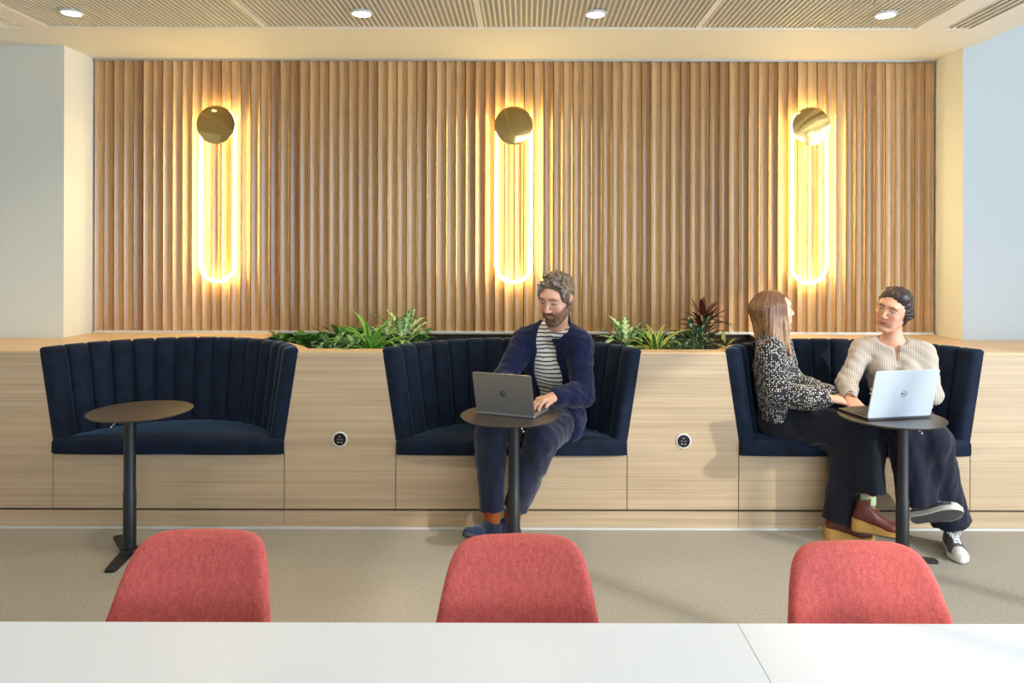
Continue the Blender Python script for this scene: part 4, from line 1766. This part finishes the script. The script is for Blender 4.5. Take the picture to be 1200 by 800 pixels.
# remove the inside
v2 = Vol(*bounds([pel, chest, neck, shL, shR], .15), .0062)
sl, X, Y, Z = v.blk([chest], .5)
v.cap(neck + A(0, -.01, -.06), HM((0, -.02, -.06)), .070, .064, .004, op='sub', m=.05)
v.cut(neck + A(0, 0, .030), A(-.15, -.35, 1), .006, m=.15)
v.warp(folds(5, .0060, (1, 1, .9), 8, 36))
vol_obj('jacket', v, MAT['jacket'], man)
for wr, el in ((wrL, elL), (wrR, elR)):
    pass

# trousers
v = Vol(*bounds([pel, hipL, knL, anL, knR, anR], .15), .0062)
v.cap(hipR, hipL, .118, .118, .05)
leg(v, hipL, knL, lerp(knL, anL, .86), (.098, .078, .058), .006, .015)
leg(v, hipR, knR, lerp(knR, anR, .90), (.098, .076, .056), .006, .015)
v.f[:, :, v.ax[2] > .72] = .1
for kn, an, t in ((knL, anL, .88), (knR, anR, .92)):
    d = (an - kn) / np.linalg.norm(an - kn)
    p = lerp(kn, an, t)
    v.cut(p, d, .004, m=.085)
    v.cap(lerp(kn, an, t - .08), lerp(kn, an, 1.05), .046, .046, .006, op='sub', m=.02)
v.warp(folds(9, .0060, (1, 1, .7), 8, 36))
vol_obj('trousers', v, MAT['trouser'], man)
# socks
for kn, an, hl in ((knL, anL, 0), (knR, anR, 1)):
    v = Vol(*bounds([lerp(kn, an, .7), an], .10), .0045)
    v.cap(lerp(kn, an, .60), an, .057, .044, .02)
    v.cap(an, an + A(0, 0, -.04), .036, .036, .02)
    vol_obj('sock', v, MAT['sock'], man)
mt = dict(upper=MAT['navyshoe'], sole=MAT['navysole'], lace=MAT['lacen'])
shoe('shoe', man, (-.020, 3.815, .004), (-.24, 3.79, .004), (0, 0, 1), .27, 'trainer', mt)
shoe('shoe', man, (-.128, 3.742, .018), (-.288, 3.545, .088), (.15, .45, 1), .28, 'trainer', mt)

# ================================================================= woman with long hair (left)
wa = thing('person', 'woman with long light brown hair, in dotted blouse, sitting in profile with legs crossed', 'person', (1.55, 3.85, 0))
fw = A(.93, -.30, 0)
fw /= np.linalg.norm(fw)
pel = A(1.395, 4.03, .575)
chest = A(1.355, 4.02, .860)
neck = A(1.365, 4.035, 1.03)
shR = A(1.325, 3.915, .960)      # nearer the camera
shL = A(1.455, 4.16, .965)
elR, wrR = A(1.350, 3.875, .735), A(1.590, 3.815, .725)
elL, wrL = A(1.52, 4.12, .74), A(1.66, 3.93, .72)
hipR, knR, anR = A(1.405, 3.985, .57), A(1.760, 3.740, .585), A(1.745, 3.690, .235)
hipL, knL, anL = A(1.405, 4.08, .56), A(1.705, 3.80, .505), A(1.635, 3.775, .120)
hc = A(1.385, 4.04, 1.156)
HA = frame(hc, (.93, .10, .10), (-.05, 0, 1))
hs = .98
v = Vol(*bounds([pel, chest, hc, shL, shR, elL, elR, wrL, wrR, knL, knR, anL, anR], .14), .0075,
        [box_of(hc, .14) + (.0036,), (A(1.56, 3.76, .68), A(1.76, 3.90, .76), .004)])
torso(v, pel, chest, neck, shL, shR, fw, .78)
v.cap(neck - A(0, 0, .03), HA((0, -.020, -.050)), .050, .046, .03)
head(v, HA, hs, False, .8)
for a in ((shL, elL, wrL), (shR, elR, wrR)):
    arm(v, *a, r=(.042, .034, .024))
leg(v, hipR, knR, anR, (.085, .055, .036))
leg(v, hipL, knL, anL, (.085, .055, .036))
hand(v, wrR, (.96, -.08, -.12), (.05, -.25, 1), -1, .92, (.35, .3, .3, .3), .08, .5)
hand(v, wrL, (.7, -.6, -.1), (.05, .0, 1), 1, .92, (.35, .3, .3, .3), .08, .5)
vol_obj('body', v, MAT['skin'], wa, face_paint(HA, hs, (224, 178, 154), (196, 108, 100), (120, 88, 66), (70, 80, 80), None, (226, 150, 130), lids=.6))
# long straight hair
v = Vol(hc - A(.19, .17, .30), hc + A(.17, .17, .16), .0046)
v.ell(A(0, -.018, .040) * hs, A(.0850, .1050, .0930) * hs, .01, HA)
for sx in (-1, 1):
    v.cap(HA(A(sx * .070, .010, .035)), HA(A(sx * .072, .028, -.10)), .028, .022, .03, ((0, 1, 0), .7))
    v.cap(HA(A(sx * .074, .016, -.06)), HA(A(sx * .118, .016, -.225)), .030, .018, .03)
    v.cap(HA(A(sx * .052, -.06, .02)), HA(A(sx * .100, -.045, -.20)), .055, .030, .04)
v.cap(HA(A(0, -.075, .02)), HA(A(0, -.075, -.185)), .058, .040, .04)
v.ell(A(0, .088, -.030) * hs, A(.056, .072, .098) * hs, .010, HA, 'sub')
sl, X, Y, Z = v.blk([(0, 0, -.1)], .3, HA)
v.put(sl, np.maximum(.040 + .12 * np.clip(Z, 0, 1) - .45 * np.clip(-.09 - Z, 0, .05) * (np.abs(X) > .02) - Y, Z - .082), .010, 'sub')
v.ell(A(0, .075, -.12) * hs, A(.050, .060, .085) * hs, .010, HA, 'sub')


def strands(seed, amp, c, n=2):
    def f(X, Y, Z):
        a = np.arctan2(Y - c[1], X - c[0])
        return amp * (np.sin(a * 19 + Z * 9 + seed) * .6 + np.sin(a * 43 - Z * 13 + seed * 2) * .5 + np.sin(a * 71 + Z * 21) * .3)
    return f


v.warp(strands(1, .0028, hc))
sl, X, Y, Z = v.blk([hc - A(0, 0, .15)], .25)
v.put(sl, Z - (hc[2] - .215) - .012 * np.sin(60 * X) - .010 * np.sin(95 * Y) + .10 * (X - hc[0]), .006, 'sub')
vol_obj('hair', v, MAT['hair2'], wa)
# dotted blouse
v = Vol(*bounds([pel, chest, neck, shL, shR, elL, elR, wrL, wrR], .15), .0062)
torso(v, pel + A(0, 0, .03), chest, neck, shL, shR, fw, .84, .028, bust=.050)
arm(v, shR, elR, lerp(elR, wrR, .93), (.052, .054, .040), .010)
arm(v, shL, elL, lerp(elL, wrL, .93), (.052, .054, .040), .010)
v.cap(elR + A(.02, 0, -.01), lerp(elR, wrR, .65) + A(0, 0, -.012), .060, .058, .03)          # full sleeve gathered at the cuff
v.cap(neck - A(0, 0, .04), neck + A(.005, 0, .02), .064, .058, .03)
v.f[:, :, v.ax[2] < .575] = .1
v.cut(neck + A(.0, 0, .028), A(.35, 0, 1), .006, m=.13)
v.cap(neck + A(0, 0, -.04), HA((0, -.02, -.03)), .052, .050, .004, op='sub', m=.03)
v.cap(wrR - (wrR - elR) * .10, wrR + (wrR - elR) * .2, .030, .030, .004, op='sub', m=.03)
v.warp(folds(12, .0065, (1, 1, .8), 8, 38))
vol_obj('blouse', v, MAT['dots'], wa)


def wide_trousers(name, root, mat, legs, hipw, bell, seed, top=.66):
    pts = [p for l in legs for p in l[:3]]
    v = Vol(*bounds(pts, .16), .0062)
    v.cap(legs[0][0], legs[1][0], hipw, hipw, .05)
    for hip, kn, an, t, hr in legs:
        e = lerp(kn, an, t)
        leg(v, hip, kn, e, (hipw * .88, .080, .070), .0, .05, bell)
        d = (an - kn) / np.linalg.norm(an - kn)
        v.cut(e, d, .004, m=.115)
        v.cap(lerp(kn, an, t - .10), lerp(kn, an, 1.15), .052, .070 + bell * .8, .006, op='sub', m=.02)
    v.f[:, :, v.ax[2] > top] = .1
    v.warp(folds(seed, .0065, (1, 1, .22), 8, 38))
    return vol_obj(name, v, mat, root)


wide_trousers('trousers', wa, MAT['blacktr'], [(hipR, knR, anR, .90, 0), (hipL, knL, anL, 1.06, 0)], .112, .012, 21, .72)
for an, kn, ml in ((anR, knR, MAT['socklime']), (anL, knL, MAT['socklime'])):
    v = Vol(*bounds([lerp(kn, an, .75), an], .09), .0045)
    v.cap(lerp(kn, an, .74), an, .038, .034, .02)
    v.cap(an, an + A(0, 0, -.03), .034, .032, .02)
    vol_obj('sock', v, ml, wa)
mt = dict(upper=MAT['tan'], sole=MAT['crepe'], lace=MAT['laceb'])
shoe('wedge_boot', wa, (1.66, 3.69, .085), (1.905, 3.62, .075), (0, 0, 1), .255, 'wedge', mt)
shoe('wedge_boot', wa, (1.560, 3.775, .001), (1.80, 3.765, .001), (0, 0, 1), .255, 'wedge', mt)

# ================================================================= woman with gathered dark hair (right)
wb = thing('person', 'woman with gathered dark hair and beige ribbed cardigan, smiling behind a silver laptop', 'person', (2.05, 3.8, 0))
fw = fwdvec(24)
pel = A(2.085, 4.02, .575)
chest = A(2.045, 4.00, .850)
neck = A(2.035, 4.02, 1.030)
shR = A(1.890, 4.07, .950)
shL = A(2.175, 3.96, .940)
elR, wrR = A(1.765, 3.985, .775), A(1.715, 3.835, .728)
elL, wrL = A(2.165, 3.87, .735), A(1.960, 3.80, .785)
hipL, knL, anL = A(2.12, 3.98, .57), A(2.035, 3.62, .555), A(2.165, 3.685, .110)
hipR, knR, anR = A(2.02, 4.02, .57), A(1.905, 3.645, .590), A(1.965, 3.63, .235)
hc = A(2.018, 3.985, 1.172)
HB = frame(hc, (-.76, -.62, -.10), (.34, -.10, 1))
hs = .98
v = Vol(*bounds([pel, chest, hc, shL, shR, elL, elR, wrL, wrR, knL, knR, anL, anR], .14), .0075,
        [box_of(hc, .14) + (.0036,), (A(1.66, 3.70, .68), A(1.96, 3.86, .83), .0045)])
torso(v, pel, chest, neck, shL, shR, fw, .78)
v.cap(neck - A(0, 0, .03), HB((0, -.020, -.050)), .050, .047, .03)
head(v, HB, hs, False, 2.0)
for a in ((shL, elL, wrL), (shR, elR, wrR)):
    arm(v, *a, r=(.042, .034, .024))
leg(v, hipR, knR, anR, (.085, .055, .036))
leg(v, hipL, knL, anL, (.085, .055, .036))
hand(v, wrR, (-.05, -.8, -.35), (-.1, -.3, 1), -1, .92, (.5, .45, .45, .45), .06, .4)
hand(v, wrL, (-.96, -.16, .02), (0, -.75, .6), -1, .92, (.45, .4, .4, .4), .06, .5)
vol_obj('body', v, MAT['skin'], wb, face_paint(HB, hs, (216, 162, 134), (186, 80, 80), (52, 36, 32), (52, 36, 28), None, (220, 136, 114), lids=.55))
# gathered hair: close cap swept back into a low bun
v = Vol(hc - .18, hc + .18, .0044)
v.ell(A(0, -.022, .044) * hs, A(.0830, .1020, .0940) * hs, .01, HB)
v.ell(A(-.026, .004, .096) * hs, A(.055, .060, .036) * hs, .02, HB)
v.ell(A(.030, .000, .090) * hs, A(.052, .060, .036) * hs, .02, HB)
for sx in (-1, 1):
    v.cap(HB(A(sx * .066, .006, .060)), HB(A(sx * .076, -.030, .000)), .018, .022, .02)
    v.cap(HB(A(sx * .074, .010, .020)), HB(A(sx * .074, -.010, -.055)), .010, .005, .015)
    v.cap(HB(A(sx * .060, -.040, .00)), HB(A(sx * .030, -.075, -.065)), .030, .026, .03)
v.ell((0, -.088, -.050), (.046, .040, .042), .02, HB)
v.ell(A(-.006, .100, .004) * hs, A(.0640, .078, .088) * hs, .010, HB, 'sub')
v.ell(A(0, .07, -.075) * hs, A(.060, .075, .060) * hs, .010, HB, 'sub')


def strands2(X, Y, Z):
    q = [X - HB.o[0], Y - HB.o[1], Z - HB.o[2]]
    R = HB.R
    x, y, z = [R[0, k] * q[0] + R[1, k] * q[1] + R[2, k] * q[2] for k in range(3)]
    a = np.arctan2(x, z + .02)
    return .0020 * (np.sin(a * 26 + y * 40) * .7 + np.sin(a * 61 - y * 35) * .6)


v.warp(strands2)
vol_obj('hair', v, MAT['hair3'], wb)
# ribbed cardigan
v = Vol(*bounds([pel, chest, neck, shL, shR, elL, elR, wrL, wrR], .14), .0062)
torso(v, pel + A(0, 0, .04), chest, neck, shL, shR, fw, .82, .016, bust=.048)
arm(v, shR, elR, lerp(elR, wrR, 1.02), (.050, .042, .030), .008)
arm(v, shL, elL, lerp(elL, wrL, .92), (.050, .044, .032), .010)
v.f[:, :, v.ax[2] < .640] = .1
v.cap(neck + A(0, 0, -.04), HB((0, -.02, -.03)), .056, .056, .010, op='sub', m=.04)
v.ell(neck + fw * .045 + A(0, 0, .005), A(.085, .085, .055), .012, op='sub')
v.cut(neck + A(.0, 0, .010), A(-.2, -.4, 1), .010, m=.13)
# unbuttoned notch
side = np.cross(fw, (0, 0, 1))
sl, X, Y, Z = v.blk([chest], .3)
u = (X - chest[0]) * side[0] + (Y - chest[1]) * side[1]
f_ = (X - chest[0]) * fw[0] + (Y - chest[1]) * fw[1]
v.put(sl, np.maximum(np.maximum(np.abs(u) - .012 * np.clip((Z - .90) / .06, 0, 1), .03 - f_), .895 - Z), .004, 'sub')
v.cap(wrR + (wrR - elR) * .05, wrR + (wrR - elR) * .3, .029, .029, .004, op='sub', m=.03)
v.warp(folds(15, .0050, (1, 1, .8), 7, 36))
card = vol_obj('cardigan', v, MAT['rib'], wb)
bt_ = bmesh.new()
for k in range(5):
    z = .925 - k * .045
    hit = None
    for s_ in np.arange(.22, .0, -.002):
        p = A(chest[0], chest[1], z) + fw * s_ + side * .006
        ii = tuple(int(np.clip(np.searchsorted(a, q), 0, len(a) - 1)) for a, q in zip(v.ax, p))
        if v.f[ii] < 0:
            hit = p
            break
    if hit is not None:
        bmesh.ops.create_uvsphere(bt_, u_segments=10, v_segments=8, radius=.0052, matrix=Matrix.Translation(hit + fw * .002))
obj('buttons', bt_, MAT['rubber'], card, smooth=True, world=True)
wide_trousers('trousers', wb, MAT['blacktr2'], [(hipR, knR, anR, .97, 0), (hipL, knL, anL, .96, 0)], .108, .026, 31, .72)
for an, kn in ((anR, knR), (anL, knL)):
    pass
mt = dict(upper=MAT['canvas'], sole=MAT['rubber'], lace=MAT['lacew'], cap=MAT['rubber'], out=MAT['outsole'])
shoe('sneaker', wb, (1.925, 3.615, .155), (2.055, 3.505, .225), (-.3, .95, .12), .245, 'canvas', mt)
shoe('sneaker', wb, (2.175, 3.725, .001), (2.085, 3.45, .001), (0, 0, 1), .265, 'canvas', mt)
# ---------------------------------------------------------------- light
w = bpy.data.worlds.new('sky')
S.world = w
w.use_nodes = True
bgn = w.node_tree.nodes['Background']
bgn.inputs[0].default_value = (.69, .84, 1.0, 1)
bgn.inputs[1].default_value = 8.0


def area(name, loc, rot, sx, sy, e, col):
    l = bpy.data.lights.new(name, 'AREA')
    l.shape = 'RECTANGLE'
    l.size, l.size_y = sx, sy
    l.energy = e
    l.color = col
    l.cycles.is_portal = True
    o = bpy.data.objects.new(name, l)
    COL.objects.link(o)
    o.location = loc
    o.rotation_euler = rot


area('window_portal_east', (RX + .02, -.45, 1.66), (0, radians(90), 0), 3.1, 5.5, 1, (1, 1, 1))
area('window_portal_rear', (2.2, REAR - .02, 1.72), (radians(90), 0, 0), 4.4, 1.66, 1, (1, 1, 1))
sun = bpy.data.lights.new('sun', 'SUN')
sun.energy = 2.6
sun.angle = radians(1.2)
sun.color = (1, .97, .92)
so_ = bpy.data.objects.new('sun', sun)
COL.objects.link(so_)
dirv = Vector((-.72, .62, -.42))
so_.rotation_euler = dirv.to_track_quat('-Z', 'Y').to_euler()
for x in (-3.1, -1.75, -.29, 1.12, 2.3):
    spot(x, 2.9 if x < 2.2 else 2.6, 40 if x < 1.5 else 26, 125)
for px in (83, 423, 697, 1037):
    spot((px - CX) / F * 3.84, 3.84, 16, 110)
for x in (-3.0, -.9, 1.2):
    spot(x, .6, 14, 120)

S.view_settings.view_transform = 'Standard'
S.view_settings.look = 'None'
S.view_settings.gamma = 1
S.view_settings.exposure = -.03
S.view_settings.use_curve_mapping = False
S.cycles.max_bounces = 8
S.cycles.diffuse_bounces = 5
S.cycles.use_denoising = True
S.cycles.sample_clamp_indirect = 6

cam = bpy.data.cameras.new('camera')
co = bpy.data.objects.new('camera', cam)
COL.objects.link(co)
cam.sensor_width = 36
cam.lens = F / 1200 * 36
cam.shift_x = (600 - CX) / 1200
cam.shift_y = -(400 - HY) / 1200
cam.clip_start = .05
co.matrix_world = Matrix.Translation((0, 0, CAMZ)) @ Matrix.Rotation(radians(90), 4, 'X') @ Matrix.Rotation(radians(.15), 4, 'Z')
S.camera = co
